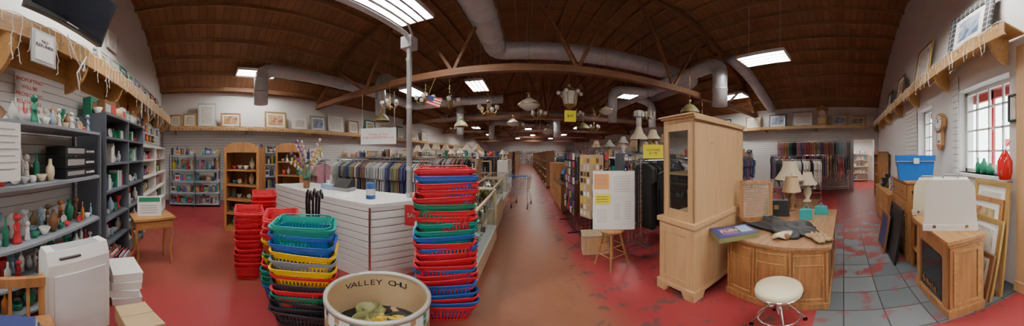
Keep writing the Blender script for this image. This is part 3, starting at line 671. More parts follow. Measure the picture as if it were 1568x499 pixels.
for i in range(5):
    t=i*1.3; x,y=.05*math.cos(t),.05*math.sin(t); B.tube([(x,y,.1),(x*1.6,y*1.6,1.02),(x*1.6+.01,y*1.6,1.12),(x*1.6+.04,y*1.6,1.17),(x*1.6+.07,y*1.6,1.12),(x*1.6+.07,y*1.6,1.07)],.016,BLACK,7)
B.obj('umbrella_stand',(-2.12,1.22,0))
# ------------------------------------------------------------------ shopping baskets
def outline(a,b,r,n=8):
    p=[]
    for cx,cy,t0 in((a-r,b-r,0),(-a+r,b-r,pi/2),(-a+r,-b+r,pi),(a-r,-b+r,3*pi/2)):
        for i in range(n//2+1):
            t=t0+pi/2*i/(n//2); p.append((cx+r*math.cos(t),cy+r*math.sin(t)))
    q=[]
    for i in range(len(p)):
        x0,y0=p[i];x1,y1=p[(i+1)%len(p)]; L=math.hypot(x1-x0,y1-y0); k=max(1,round(L/.03))
        for j in range(k): q.append((x0+(x1-x0)*j/k,y0+(y1-y0)*j/k))
    return q
OUTP=outline(.225,.155,.05)
def basket(B,m,T,handle=False):
    B.T=T; h=.22; n=len(OUTP)
    def P_(i,k,z):
        x,y=OUTP[i%n]; f=(.78+.22*z/h)*k; return (x*f,y*f,z)
    def band(z0,z1,k0=1.0,k1=1.0):
        vs=[];fs=[]
        for i in range(n): vs+=[P_(i,k0,z0),P_(i,k1,z1)]
        for i in range(n): j=(i+1)%n; fs.append((2*i,2*j,2*j+1,2*i+1))
        B.add(vs,fs,m)
    band(h-.022,h,1.06,1.07); band(h,h+.0005,1.07,.985); band(h-.05,h,.98,.985); band(.11,.125); band(.165,.172); band(.0,.03); band(.06,.07)
    vs=[P_(i,1,0) for i in range(n)]; B.add(vs,[tuple(range(n))],m)
    for i in range(n):
        x0=Vector(P_(i,1,.02));x1=Vector(P_(i+1,1,.02));y0=Vector(P_(i,1,h-.02));y1=Vector(P_(i+1,1,h-.02))
        B.add([x0.lerp(x1,.25),x0.lerp(x1,.75),y0.lerp(y1,.75),y0.lerp(y1,.25)],[(0,1,2,3)],m)
    if handle:
        for sg in(-1,1):
            B.tube([(-.2,sg*.02,h),(-.205,sg*.12,h+.012),(-.17,sg*.168,h+.015),(.17,sg*.168,h+.015),(.205,sg*.12,h+.012),(.2,sg*.02,h)],.006,m,6)
    else:
        B.tube([(-.22,-.02,h),(-.235,-.1,h+.008),(-.2,-.168,h+.008),(.2,-.168,h+.008),(.235,-.1,h+.008),(.22,-.02,h)],.005,m,5)
    B.T=None
def stack(loc,rz,cols,pitch,jit=.015,lean=(0,0)):
    B=MB()
    for i,c in enumerate(cols):
        z=i*pitch
        T=Matrix.Translation((RN.uniform(-jit,jit)+lean[0]*z,RN.uniform(-jit,jit)+lean[1]*z,z))@Matrix.Rotation(RN.uniform(-.08,.08),4,'Z')@Matrix.Rotation(RN.uniform(-.03,.03),4,'Y')
        basket(B,BK[c],T,i==len(cols)-1)
    return B.obj('shopping_basket_stack',loc,rz)
tall=['red','blue','red','blue','red','blue','red','red','blue','red','red','red','blue','red','blue','teal','teal','red','red','green','red','red','red','blue','red']
stack((-.63,1.5,0.006),faceo(-.63,1.5)+.1,tall,.0525,.018)
stack((-1.33,.70,0.006),faceo(-1.33,.70)-.2,['black','black','black','green','red','black','red','yellow','grey','yellow','blue','blue','teal'],.071,.012)
stack((-1.88,.72,0.006),faceo(-1.88,.72)+pi/2-.1,['blue','teal','green','teal','red','yellow','green','red','yellow','red','red','red'],.069,.015)
stack((-2.39,.50,0.006),faceo(-2.39,.5)+pi/2,['red']*12,.064,.012)
stack((-2.80,.80,0.006),faceo(-2.8,.8)+pi/2,['red']*13,.068,.015)
# ------------------------------------------------------------------ drum
B=MB(); r=.28
B.lathe([(0,.02),(r-.008,.02),(r-.008,.70)],CARD,(0,0,0),48)
B.lathe([(0,0),(r,0),(r,.55)],DRUMO,(0,0,0),48)
B.lathe([(r,.55),(r,.70)],PAPER,(0,0,0),48)
for t in range(20): 
    a=2*pi*t/20
    for dz,dw in((.56,.05),(.62,.05)):
        da=.11; p=[(math.cos(q),math.sin(q)) for q in (a,a+da)]; rr=r+.002
        B.add([(p[0][0]*rr,p[0][1]*rr,dz),(p[1][0]*rr,p[1][1]*rr,dz),(p[1][0]*rr,p[1][1]*rr,dz+dw),(p[0][0]*rr,p[0][1]*rr,dz+dw)],[(0,1,2,3)],[P['green'],P['navy'],P['tan'],P['teal']][(t+int(dz*50))%4])
B.lathe([(r-.014,.69),(r-.014,.715),(r+.008,.715),(r+.008,.68),(r,.68)],mat('drum_rim',(.5,.48,.43),.4,.4),(0,0,0),48)
o=B.obj('cardboard_drum',(-.728,.811,0))
for i,ch in enumerate('VALLEY CHU'):
    a=math.atan2(.811,-.728)+.75-.16*i
    rr=r-.012
    text(ch,.075,BLACK,o,(rr*math.cos(a),rr*math.sin(a),.61),(pi/2,0,a-pi/2))
B=MB()
for i in range(34):
    a=RN.uniform(0,2*pi); q=RN.uniform(0,.17); x,y=q*math.cos(a),q*math.sin(a)
    T=Matrix.Translation((x,y,.38+RN.uniform(0,.06)))@Matrix.Rotation(RN.uniform(0,6),4,'Z')@Matrix.Rotation(RN.uniform(-.8,.8),4,'X'); B.T=T
    if i%3==0: B.box(-.07,.07,-.04,.04,-.015,.02,rc(['olive','black','yellow','green','white']))
    elif i%3==1: B.cyl((-.08,0,0),(.08,0,0),.02,rc(['olive','black','tan']),seg=8)
    else: B.lathe([(0,-.05),(.05,-.05),(.06,.05),(.055,.05),(.04,-.04),(0,-.04)],rc(['olive','black','grey','yellow']),(0,0,0),10)
B.T=None; B.lathe([(0,.36),(.265,.36)],P['black'],(0,0,0),20); B.obj('drum_contents',(-.728,.811,0))
# ------------------------------------------------------------------ glass showcases left of aisle
def showcase(loc,rz,L,d,h,base,wm):
    B=MB(); B.box(0,L,0,d,0,base,wm); B.box(0,L,0,d,base,base+.02,WHITE)
    for x in(0,L-.03):
        for y in(0,d-.03): B.box(x,x+.03,y,y+.03,base,h,wm)
    B.box(0,L,0,.03,h-.03,h,wm);B.box(0,L,d-.03,d,h-.03,h,wm);B.box(0,.03,0,d,h-.03,h,wm);B.box(L-.03,L,0,d,h-.03,h,wm)
    B.box(.03,L-.03,.01,.014,base,h-.03,GLASS); B.box(.01,.014,.03,d-.03,base,h-.03,GLASS); B.box(.03,L-.03,.03,d-.03,h-.008,h,GLASS); B.box(.03,L-.03,.06,d-.03,(base+h)/2-.004,(base+h)/2+.004,GLASS)
    B.obj('glass_showcase',loc,rz,.002)
    G=MB()
    for z in(base+.021,(base+h)/2+.005): row(G,.06,L-.06,.08,d-.06,z,.2,['vase','cup','box','figure','bowl','bottle'],['white','silver','cream','brown','yellow','black'],2,1,(.06,.13))
    G.obj('showcase_trinkets',loc,rz)
LTW=wood('light_case_wood',(.58,.44,.28),.85,3,.5)
showcase((-.52,1.95,0),pi/2,1.7,.48,.98,.25,LTW); showcase((-.58,3.75,0),pi/2,1.5,.48,.98,.55,LTW); showcase((-.62,5.4,0),pi/2,1.5,.5,1.0,.3,LTW)
B=MB(); B.box(-.1,.1,-.008,0,-.13,.13,P['red']); o=B.obj('red_sale_sign',(-1.22,1.98,.88),.3); text('SALE',.07,PAPER,o,(0,-.011,0))
# ------------------------------------------------------------------ clothing racks, lamps
def garment(B,x,z,ln,w,m,th=.03):
    pts=[(-.04,z),(-w*.6,z-.04),(-w,z-.09),(-w*1.05,z-.3),(-w*.85,z-.32),(-w*.9,z-ln),(w*.9,z-ln+RN.uniform(-.03,.03)),(w*.85,z-.32),(w*1.05,z-.3),(w,z-.09),(w*.6,z-.04),(.04,z)]
    B.prism(pts,x,x+th,m,'x'); B.tube([(x+th/2,0,z-.01),(x+th/2,0,z+.035),(x+th/2,.015,z+.05)],.003,CHROME,4)
def rack(loc,rz,L,h,keys,ln=(.6,.95),top=False,dens=.045,name='clothes_rack'):
    B=MB()
    for x in(0,L):
        B.cyl((x,0,0),(x,0,h),.014,CHROME,seg=8); B.cyl((x,-.25,.03),(x,.25,.03),.014,CHROME,seg=8)
    B.cyl((0,0,h-.02),(L,0,h-.02),.014,CHROME,seg=8); B.cyl((0,0,.25),(L,0,.25),.01,CHROME,seg=8)
    if top: B.box(0,L,-.17,.17,h,h+.02,P['grey'])
    G=MB()
    x=.04
    run=0
    while x<L-.05:
        if run<=0: m=rc(keys,'c_'); run=RN.randint(1,3)
        run-=1
        garment(G,x,h-.06,min(RN.uniform(*ln),h-.25),RN.uniform(.19,.25),m,RN.uniform(.02,.035)); x+=dens*RN.uniform(.8,1.4)
    B.obj(name,loc,rz); G.obj('hanging_clothes',loc,rz)
    if top:
        G=MB(); row(G,.05,L-.05,-.12,.12,h+.021,.34,['box','basketw','vase','bowl','frame','books','bottle'],['black','brown','tan','white','grey','navy','olive','cream','red'],1,.9,(.12,.28)); G.obj('rack_top_goods',loc,rz)
LMK=['brown','cream','black','white','teal','silver','tan','blue','orange','green']
IVS=mat('ivory_shade',(.5,.4,.26),.8)
GRS=mat('grey_shade',(.38,.36,.32),.8)
def lamp(B,x,y,z,s=1,m=None):
    m=m or RN.choice([rc(LMK),BRASS,rc(LMK)])
    p=RN.choice([[(.0,0),(.07,0),(.07,.02),(.03,.05),(.07,.15),(.06,.22),(.015,.28),(.012,.36)],[(0,0),(.08,0),(.08,.015),(.015,.04),(.015,.15),(.03,.17),(.015,.2),(.012,.36)],[(0,0),(.06,0),(.09,.08),(.09,.14),(.02,.24),(.012,.36)]])
    B.lathe([(a*s,b*s) for a,b in p],m,(x,y,z),10)
    k=RN.random()
    a,b,h=(.07,.17,.2) if k<.5 else((.1,.15,.22) if k<.75 else (.04,.2,.2))
    B.lathe([(b*s,.3*s),((a*.6+b*.4 - .01)*s,(.3+h*.5)*s),(a*s,(.3+h)*s)],RN.choice([CREAM,CREAM,CREAM,P['tan'],IVS,GRS]),(x,y,z),16)
    B.cyl((x,y,z+.34*s),(x,y,z+(.32+h)*s),.004*s,BRASS,seg=5); B.sph((x,y,z+(.34+h)*s),.012*s,BRASS,6)
def lamps(pts): 
    for x,y,z,s in pts:
        B=MB(); lamp(B,0,0,0,s); B.obj('table_lamp',(x,y,z),RN.uniform(0,6))
rack((-3.9,2.9,0),.12,2.4,1.5,['grey','black','navy','silver','brown','olive'],(.6,.9))
rack((-5.9,2.6,0),.1,1.7,1.45,['grey','cream','white','tan','pink'],(.6,.85),top=True)
rack((-3.6,4.6,0),0,2.35,1.55,['black','grey','brown','red','navy'])
rack((-6.2,4.8,0),0,2.2,1.5,CK,top=True)
shelf_unit('wooden_shelving','household_goods',(-3.5,5.5,0),0,2.2,.4,1.45,[.1,.45,.8,1.15],OAK,OAK,MIX,KEYS,2,1,closed=True,fill=.9)
lamps([(-3.35+.33*i,5.7,1.482,RN.uniform(.8,.95)) for i in range(7)])
shelf_unit('lamp_shelving','pottery',(-2.95,7.0,0),0,1.7,.45,1.35,[.1,.5,.95],P['tan'],P['tan'],MIX,KEYS,2,1,closed=True,fill=.9)
lamps([(-2.75+.36*i,7.2,1.382,RN.uniform(.85,1.0)) for i in range(4)])
for i,yy in enumerate((6.4,8.2,10,12,14,16.3,18.6,21,24,27)):
    rack((-6.3,yy,0),0,2.6,1.5,CK,dens=.07 if yy>9 else .05,top=i%2==0)
for yy in(9.4,11.2,13.2,15.5,18,21,24,27.5):
    if int(yy)%2: rack((-3.35,yy,0),0,2.0,1.5,CK,dens=.07,top=True)
    else:
        shelf_unit('store_gondola','store_goods',(-3.35,yy,0),0,2.0,.45,1.9,[.1,.5,.9,1.3,1.6],P['tan'],P['tan'],MIX,KEYS,2,1,closed=True,wr=(.1,.2))
shelf_unit('aisle_display_shelf','glassware_display',(-.65,7.5,0),pi/2,2.2,.4,1.35,[.1,.5,.9],P['white'],P['white'],MIX,KEYS,2,1,closed=True,wr=(.08,.18))
shelf_unit('aisle_display_shelf','toys_display',(-.65,10.2,0),pi/2,2.6,.4,1.7,[.1,.5,.9,1.3],DARKW,DARKW,MIX,KEYS,2,1,closed=True,wr=(.1,.2))
for yy in(13.5,17,21,25): shelf_unit('aisle_display_shelf','mixed_goods',(-.7,yy,0),pi/2,2.8,.4,1.8,[.1,.5,.9,1.35],P['tan'],P['tan'],MIX,KEYS,2,1,closed=True,wr=(.12,.25))
lamps([(-.85,7.7+.45*i,1.382,.8) for i in range(4)])
for x in(-2,0.2,2.4): rack((x,30,0),0,2,1.6,['white','cream','black','ltblue','pink','grey'],dens=.08)
for x in(-6,-3,0,3,6): shelf_unit('back_wall_shelving','back_wall_goods',(x,35.4,0),0,2.6,.5,2.2,[.1,.6,1.1,1.6,2.1],P['white'],P['white'],MIX,KEYS,2,1,wr=(.2,.35))
B=MB()
B.box(0,.5,0,1.4,.08,.8,DARKW); B.box(-.02,.52,-.02,1.42,.8,.83,DARKW)
for j in range(2):
    for i in range(3): B.box(-.012,0,.04+.68*j,.68+.68*j,.13+.22*i,.33+.22*i,OAKX); B.cyl((-.012,.36+.68*j,.23+.22*i),(-.035,.36+.68*j,.23+.22*i),.015,BRASS,seg=8)
for x in(.02,.44):
    for y in(.02,1.32): B.box(x,x+.05,y,y+.05,0,.08,DARKW)
B.obj('wooden_dresser',(.93,5.2,0),0,.004)
G=MB(); G.T=Matrix.Rotation(pi/2,4,'Z'); row(G,.1,1.3,-.4,-.1,0,.4,['vase','bowl','frame','figure','electronics'],KEYS,1); G.obj('dresser_ornaments',(.93,5.2,.831))
B=MB(); B.box(0,.45,0,1,0,1.25,OAK); B.box(-.02,.47,-.02,1.02,1.25,1.3,OAK)
for i in range(4): B.box(-.012,0,.05,.95,.08+.29*i,.34+.29*i,OAKX)
B.obj('chest_of_drawers',(1.0,7.2,0),0,.004)
for yy in(9.5,12.5,16,20,24): shelf_unit('aisle_display_shelf','mixed_goods',(.98,yy+2.4,0),-pi/2,2.4,.4,1.75,[.1,.5,.9,1.3],P['brown'],P['tan'],MIX,KEYS,2,1,closed=True,wr=(.12,.25))
def gridwall(loc,rz,w,h,z0=.0,m=None,goods=False):
    B=MB(); m=m or BLACK
    n=int(w/.08)
    for i in range(n+1): B.bar((w*i/n,0,z0),(w*i/n,0,h),.008,.008,m)
    k=int((h-z0)/.08)
    for i in range(k+1): B.bar((0,0,z0+(h-z0)*i/k),(w,0,z0+(h-z0)*i/k),.008,.008,m)
    for x in(0,w): B.bar((x,-.15,.015),(x,.15,.015),.025,.025,m)
    B.obj('gridwall_panel',loc,rz)
    if goods:
        G=MB()
        for i in range(int(w/.1)):
            for j in range(int((h-.4)/.16)):
                if RN.random()<.9:
                    x=.04+.1*i; z=.38+.16*j; G.box(x,x+.075,-.035,-.012,z,z+.125,rc(['black','brown','tan','silver','navy','purple','white','olive','black','red'])); G.cyl((x+.037,-.02,z+.12),(x+.037,-.005,z+.14),.003,CHROME,seg=4)
        G.obj('hanging_accessories',loc,rz)
gridwall((1.02,3.78,0),0,.62,1.8,goods=True)
gridwall((.96,4.75,0),-pi/2,.92,1.8,goods=True)
gridwall((1.45,2.6,0),.35,.5,1.55,m=CHROME)
B=MB(); B.cyl((0,0,0),(0,0,1.6),.02,BLACK,seg=10); B.lathe([(0,0),(.17,0),(.17,.03),(.03,.05)],BLACK,(0,0,0),16)
for t in range(4):
    B.T=Matrix.Rotation(t*pi/2+.4,4,'Z'); B.box(-.14,.14,-.15,-.13,.5,1.6,CARD)
    for i in range(9):
        for j in range(3): B.box(-.12+.085*j,-.06+.085*j,-.155,-.15,.54+.115*i,.62+.115*i,rc(['white','tan','black','silver','yellow','brown']))
B.T=None; B.obj('jewelry_spinner_rack',(1.14,3.36,0))
B=MB(); B.box(-.2,.2,-.14,.14,0,.32,LTW); B.box(-.21,.21,-.15,.15,.32,.34,LTW); B.box(-.17,.17,-.145,-.14,.04,.28,PINE); B.obj('small_cabinet',(1.05,2.94,0),-.2,.003)
rack((1.78,2.78,0),.1,.9,1.52,['black','black','navy','black'],(1.0,1.15),dens=.06)
rack((3.0,3.1,0),.1,2.1,1.45,['cream','white','red','ltblue','grey','pink','tan'],(.6,.9))
B=MB()
for k,(x,y) in enumerate(((0,0),(.0,.09))):
    w=.23; z=1.4; T=Matrix.Rotation(pi/2,4,'Z'); B.T=Matrix.Translation((x,y,0))@T
    garment(B,0,z,.95,w,P['c_black'] if k==0 else P['c_grey'],.06)
B.T=None; B.cyl((0,-.05,1.45),(0,.3,1.45),.01,CHROME,seg=8); B.cyl((0,.3,0),(0,.3,1.45),.014,CHROME,seg=8); B.box(-.2,.2,.15,.45,0,.02,CHROME); B.obj('black_jackets_on_stand',(1.98,2.2,0),faceo(1.98,2.4))
rack((2.2,4.5,0),.0,2.6,1.5,CK,top=False)
rack((5.4,3.9,0),.0,2.6,1.5,CK,top=True)
shelf_unit('lamp_shelving','pottery',(1.7,5.0,0),0,2.4,.45,1.5,[.1,.5,.95],P['white'],P['white'],MIX,KEYS,2,1,closed=True,fill=.9)
lamps([(1.9+.4*i,5.22,1.532,RN.uniform(.9,1.05)) for i in range(6)]) 
shelf_unit('lamp_shelving','pottery',(1.9,3.6,0),0.05,1.5,.35,1.6,[.1,.5,1.0],GREYM,GREYM,MIX,KEYS,1,1,fill=.8,closed=True)
lamps([(1.98,3.78,1.632,.7),(2.78,3.82,1.632,1.1),(3.15,3.85,1.632,.9)])
for i,yy in enumerate((5.7,7.3,9,11,13,15.5,18,21,24,27)):
    rack((4.6,yy,0),0,3.2,1.5,CK,dens=.07 if yy>8 else .05,top=i%2==0)
    if yy>6: rack((1.9,yy+.6,0),0,2.4,1.5,CK,dens=.07,top=i%2==1)
B=MB(); B.lathe([(0,0),(.12,0),(.12,.02),(.03,.05),(.03,.3),(.02,.35)],BLACK,(0,0,0)); B.lathe([(.2,.3),(.17,.38),(.1,.46),(.06,.6)],CREAM,(0,0,0),18)
B.lathe([(.03,.6),(.06,.62),(.06,.8),(.03,.82)],STEEL,(0,0,0),14); B.lathe([(.12,.81),(.13,.83),(.13,.91),(.1,.95),(.02,.97)],CRYS,(0,0,0),16)
for i in range(8):
    t=2*pi*i/8; B.cyl((.132*math.cos(t),.132*math.sin(t),.81),(.132*math.cos(t),.132*math.sin(t),.93),.006,BLACK,seg=5)
B.obj('lantern_table_lamp',(2.38,3.8,1.632))
B=MB()
for i in range(4):
    t=pi/4+i*pi/2; B.cyl((.1*math.cos(t),.1*math.sin(t),.55),(.22*math.cos(t),.22*math.sin(t),0),.016,OAK,.013,seg=8)
    t2=t+pi/2
    for z,q in((.2,.185),(.35,.15)): B.cyl((q*math.cos(t),q*math.sin(t),z),(q*math.cos(t2),q*math.sin(t2),z),.009,OAK,seg=6)
B.lathe([(0,.55),(.15,.55),(.165,.565),(.16,.585),(0,.59)],OAK,(0,0,0),24); B.obj('wooden_stool',(1.1,2.42,0),.3)
B=MB(); B.box(-.27,.27,0,.012,0,.8,WHITE)
for x0,z0,w,h,m in[(-.25,.5,.2,.27,PAPER),(-.25,.56,.19,.2,ORG),(-.24,.36,.2,.14,YEL),(-.24,.06,.18,.26,PAPER),(-.02,.47,.26,.3,PAPER),(-.02,.1,.13,.3,PAPER),(.12,.1,.13,.33,PAPER)]:
    B.box(x0,x0+w,-.004-.002*(m==ORG),0,z0,z0+h,m)
    for k in range(int(h/.035)-1): B.box(x0+.02,x0+w-.03,-.0085,-.004,z0+h-.04-.033*k,z0+h-.036-.033*k,CRT if m!=YEL else BLACK)
for x in(-.15,.15): B.tube([(x,-.01,.79),(x,0,.83),(x,.02,.79)],.006,CHROME,6)
B.obj('notice_board',(1.1,2.36,.592),faceo(1.1,2.42))
B=MB(); B.box(-.16,.16,-.004,0,0,.22,YEL); o=B.obj('yellow_sign',(1.9,2.6,1.54),faceo(1.9,2.8)); text('CLOTHES\n$ 1.99',.05,BLACK,o,(0,-.006,.11))
rack((8.0,3.0,0),-pi/2,3.2,1.6,['red','orange','pink','blue','black','brown','teal','tan','grey','navy','black','purple'],(.7,1.0),dens=.06)
rack((8.6,2.9,0),-pi/2,3.2,2.2,['red','teal','black','pink','green','blue','purple','black','grey','tan','orange'],(.9,1.2),dens=.055)
rack((8.3,7.5,0),-pi/2,3.5,1.6,CK,dens=.07,top=True); rack((6.5,2.3,0),-1.2,1.6,1.45,['white','cream','black','red'],(.6,.9))
shelf_unit('back_room_shelving','back_room_goods',(XR+2.9,.9,0),-pi/2,2.4,.4,2.0,[.1,.5,.9,1.3,1.7],P['tan'],P['tan'],MIX,KEYS,2,1)
# ------------------------------------------------------------------ hutch
B=MB(); W=1.08;D=.46
B.box(0,W,0,D,.1,.9,PINE); B.box(-.02,W+.02,-.015,D+.02,.9,.95,PINE); B.box(-.02,W+.02,-.015,D+.02,.1,.15,PINE)
for pts in ([(0,0),(.12,0),(.16,.1),(-.02,.1),(-.02,0)],[(W+.02,0),(W-.12,0),(W-.16,.1),(W+.02,.1)]): B.prism(pts,-.01,.03,PINE,'y')
B.prism([(-.015,0),(.1,0),(.14,.1),(-.015,.1)],-.02,.02,PINE,'x'); B.prism([(D+.02,0),(D-.1,0),(D-.14,.1),(D+.02,.1)],-.02,.02,PINE,'x')
for y0,y1,z0,z1 in((.05,.09,.2,.85),(D-.09,D-.05,.2,.85),(.09,D-.09,.2,.25),(.09,D-.09,.8,.85)): B.box(-.012,0,y0,y1,z0,z1,PINE)
B.box(.02,W-.02,.02,.035,.95,1.93,PINE)
for x in(.02,W-.045):
    B.box(x,x+.025,.02,.09,.95,1.93,PINE);B.box(x,x+.025,D-.11,D-.04,.95,1.93,PINE);B.box(x,x+.025,.09,D-.11,.95,1.05,PINE);B.box(x,x+.025,.09,D-.11,1.83,1.93,PINE)
    B.box(x+.01,x+.014,.09,D-.11,1.05,1.83,GLASS)
B.box(.045,W-.045,.036,.044,.96,1.9,mat('mirror_dark',(.3,.26,.2),.15,.6))
B.box(.04,W-.04,.04,D-.06,1.4,1.42,PINE); B.box(.02,W-.02,.02,D-.04,1.90,1.93,PINE)
for x in(.02,W/2-.03,W-.08): B.box(x,x+.06,D-.06,D-.04,.95,1.93,PINE)
for i,(e,z0,z1) in enumerate([(.0,1.93,1.95),(.02,1.95,1.97),(.04,1.97,1.985)]): B.box(.02-e,W-.02+e,.0,D-.04+e,z0,z1,PINE)
for x in(.3,.33): B.cyl((x,.0199,1.72),(x,.0185,1.72),.006,BLACK,seg=6)
B.obj('pine_china_hutch',(1.33,1.21,0),.06,.004)
# ------------------------------------------------------------------ desk
DT=wood('desk_top_wood',(.38,.21,.11),.6,4,.3,'X')
def bow(y0,y1,xe,xm,n=14): return [(xe-(xe-xm)*math.sin(pi*i/n),y0+(y1-y0)*i/n) for i in range(n+1)]
B=MB(); XB=2.95
B.prism(bow(.10,1.12,1.66,1.58)+[(XB,1.12),(XB,.10)],.755,.785,DT)
B.prism(bow(.11,1.11,1.675,1.595)+[(XB-.01,1.11),(XB-.01,.11)],.73,.755,OAK)
B.prism(bow(.14,1.08,1.70,1.62)+[(XB-.03,1.08),(XB-.03,.14)],.08,.73,OAK)
B.prism(bow(.12,1.10,1.675,1.595)+[(XB-.01,1.10),(XB-.01,.12)],0,.09,OAK)
fr=bow(.14,1.08,1.70,1.62,28)
def seg(i0,i1,z): return [(fr[i][0]-.004,fr[i][1],z) for i in range(i0,i1+1)]
for i0,i1 in((1,8),(10,18),(20,27)):
    for z in(.14,.68,.57): B.tube(seg(i0,i1,z),.009,OAKX,6)
    for i in(i0,i1): B.cyl((fr[i][0]-.004,fr[i][1],.14),(fr[i][0]-.004,fr[i][1],.68),.009,OAKX,seg=6)
for i in(0,9,19,28): B.cyl((fr[i][0]-.002,fr[i][1],.09),(fr[i][0]-.002,fr[i][1],.73),.016,OAK,seg=8)
for x0,x1 in((1.78,2.3),(2.36,2.86)):
    for a,b,c,d in((x0,x0+.04,.14,.66),(x1-.04,x1,.14,.66),(x0,x1,.14,.18),(x0,x1,.62,.66)): B.box(a,b,.128,.14,c,d,DARKW)
B.obj('executive_desk',bev=.003)
B=MB(); B.box(0,.8,0,.65,.7,.74,DARKW)
for x in(.02,.73):
    for y in(.02,.58): B.box(x,x+.05,y,y+.05,0,.7,DARKW)
B.box(.05,.75,.03,.05,.6,.7,DARKW); B.obj('wooden_table',(3.05,.45,0),0,.003)
DZ=.786
def onz(B,name,x,y,rz=0,bev=0,z=DZ): return B.obj(name,(x,y,z),rz,bev)
B=MB(); B.box(-.2,.2,-.14,.14,0,.05,P['olive']); B.box(-.2,.2,-.14,.14,.05,.056,P['navy']); B.box(-.14,.02,-.09,.08,.056,.058,P['purple']); B.box(.05,.17,-.08,.1,.056,.058,P['ltblue']); o=onz(B,'board_game_box',1.66,1.0,-.6,.002)
text('FUN',.09,YEL,o,(-.05,0,.0595),(0,0,0))
BLE=mat('black_leather',(.012,.012,.014),.6,bump=.3)
def drape(name,x,y,rz,w,d,m,z=DZ,lobes=5,amp=.018,seed=0):
    B=MB(); nx_,ny_=30,18; vs=[];fs=[]
    for i in range(nx_+1):
        for j in range(ny_+1):
            u=i/nx_*2-1;v=j/ny_*2-1; rr=1-.2*math.cos(lobes*math.atan2(v,u)+seed)
            vs.append((u*w*rr,v*d*rr,.054+amp*math.sin(u*6+v*3+seed)*math.cos(v*7+seed)-.02*(u*u+v*v)/2))
    for i in range(nx_):
        for j in range(ny_): a=i*(ny_+1)+j; fs.append((a,a+1,a+ny_+2,a+ny_+1))
    B.add(vs,fs,m,True); o=onz(B,name,x,y,rz,z=z); sm=o.modifiers.new('Solid','SOLIDIFY'); sm.thickness=.014
drape('black_coat',2.03,.62,1.25,.34,.2,BLE)
drape('tan_knit_coat',1.80,.22,.9,.12,.07,mat('tan_wool',(.36,.23,.13),.95,bump=.6,scale=30),lobes=4,seed=2)
B=MB() 
for i in range(9):
    t=-1+2*i/8; B.tube([(0,0,.0),(.07*math.sin(t)*1.2,.06*math.cos(t),.035),(.13*math.sin(t),.13*math.cos(t),.012)],.017,P['cream'],7)
B.sph((0,0,.02),.03,P['brown'],8); onz(B,'seashell_ornament',1.75,.50,-.6,z=DZ+.02)
B=MB(); B.prism([(-.17,0),(.17,0),(.15,.22),(-.15,.22)],-.06,.06,BLE,'y'); B.tube([(-.09,0,.21),(-.08,0,.3),(0,0,.34),(.08,0,.3),(.09,0,.21)],.008,BLACK,7); B.box(-.03,.03,-.068,-.06,.1,.16,BRASS); onz(B,'black_handbag',2.5,.86,faceo(2.5,.78),.015)
B=MB(); B.prism([(-.08,0),(.08,0),(.07,.13),(-.07,.13)],-.04,.04,P['teal'],'y'); B.tube([(-.05,0,.12),(0,0,.2),(.05,0,.12)],.005,P['teal'],6); onz(B,'teal_purse',2.45,.46,faceo(2.5,.4),.008)
B=MB(); B.prism([(-.1,0),(.1,0),(.08,.11),(-.08,.11)],-.04,.04,P['teal'],'y'); B.tube([(-.05,0,.1),(0,0,.16),(.05,0,.1)],.005,P['teal'],6); onz(B,'teal_purse',2.7,.3,faceo(2.5,.3),.008)
for x,y,z,s,m in[(2.82,.74,DZ,.95,P['brown']),(3.3,.9,.741,1.5,BRASS),(3.6,.65,.741,1.1,P['cream'])]: 
    B=MB(); lamp(B,0,0,0,s,m); B.obj('table_lamp',(x,y,z))
B=MB()
B.box(-.2,.2,-.015,.015,0,.04,OAK);B.box(-.2,.2,-.015,.015,.46,.5,OAK);B.box(-.2,-.16,-.015,.015,0,.5,OAK);B.box(.16,.2,-.015,.015,0,.5,OAK)
for i in range(16): B.bar((-.16+.02*i+.01,0,.04),(-.16+.02*i+.01,0,.46),.008,.006,P['tan'])
for i in range(20): B.bar((-.16,.003,.05+.021*i),(.16,.003,.05+.021*i),.006,.008,P['cream'])
B.obj('wicker_panel_frame',(2.22,1.02,DZ+.001),faceo(2.2,1.0)+.2)
B=MB()
B.lathe([(0,.40),(.15,.40),(.172,.42),(.178,.455),(.17,.485),(.14,.498),(0,.502)],VINYL,(0,0,0),36); B.lathe([(.173,.415),(.182,.42),(.182,.43),(.173,.435)],CHROME,(0,0,0),36)
B.lathe([(0,.34),(.05,.34),(.1,.40)],CHROME,(0,0,0),20); B.cyl((0,0,.14),(0,0,.36),.022,CHROME,seg=14)
for i in range(4):
    t=i*pi/2+.5; c,s_=math.cos(t),math.sin(t)
    B.tube([(c*q,s_*q,z) for q,z in((.02,.30),(.07,.27),(.13,.16),(.19,.05),(.2,.012))],.011,CHROME,8); B.lathe([(0,0),(.02,0),(.018,.02)],BLACK,(c*.2,s_*.2,0),10)
B.tube([(.155*math.cos(t),.155*math.sin(t),.115) for t in [2*pi*i/28 for i in range(28)]],.008,CHROME,7,True)
B.obj('vinyl_stool',(1.39,.46,.0035))
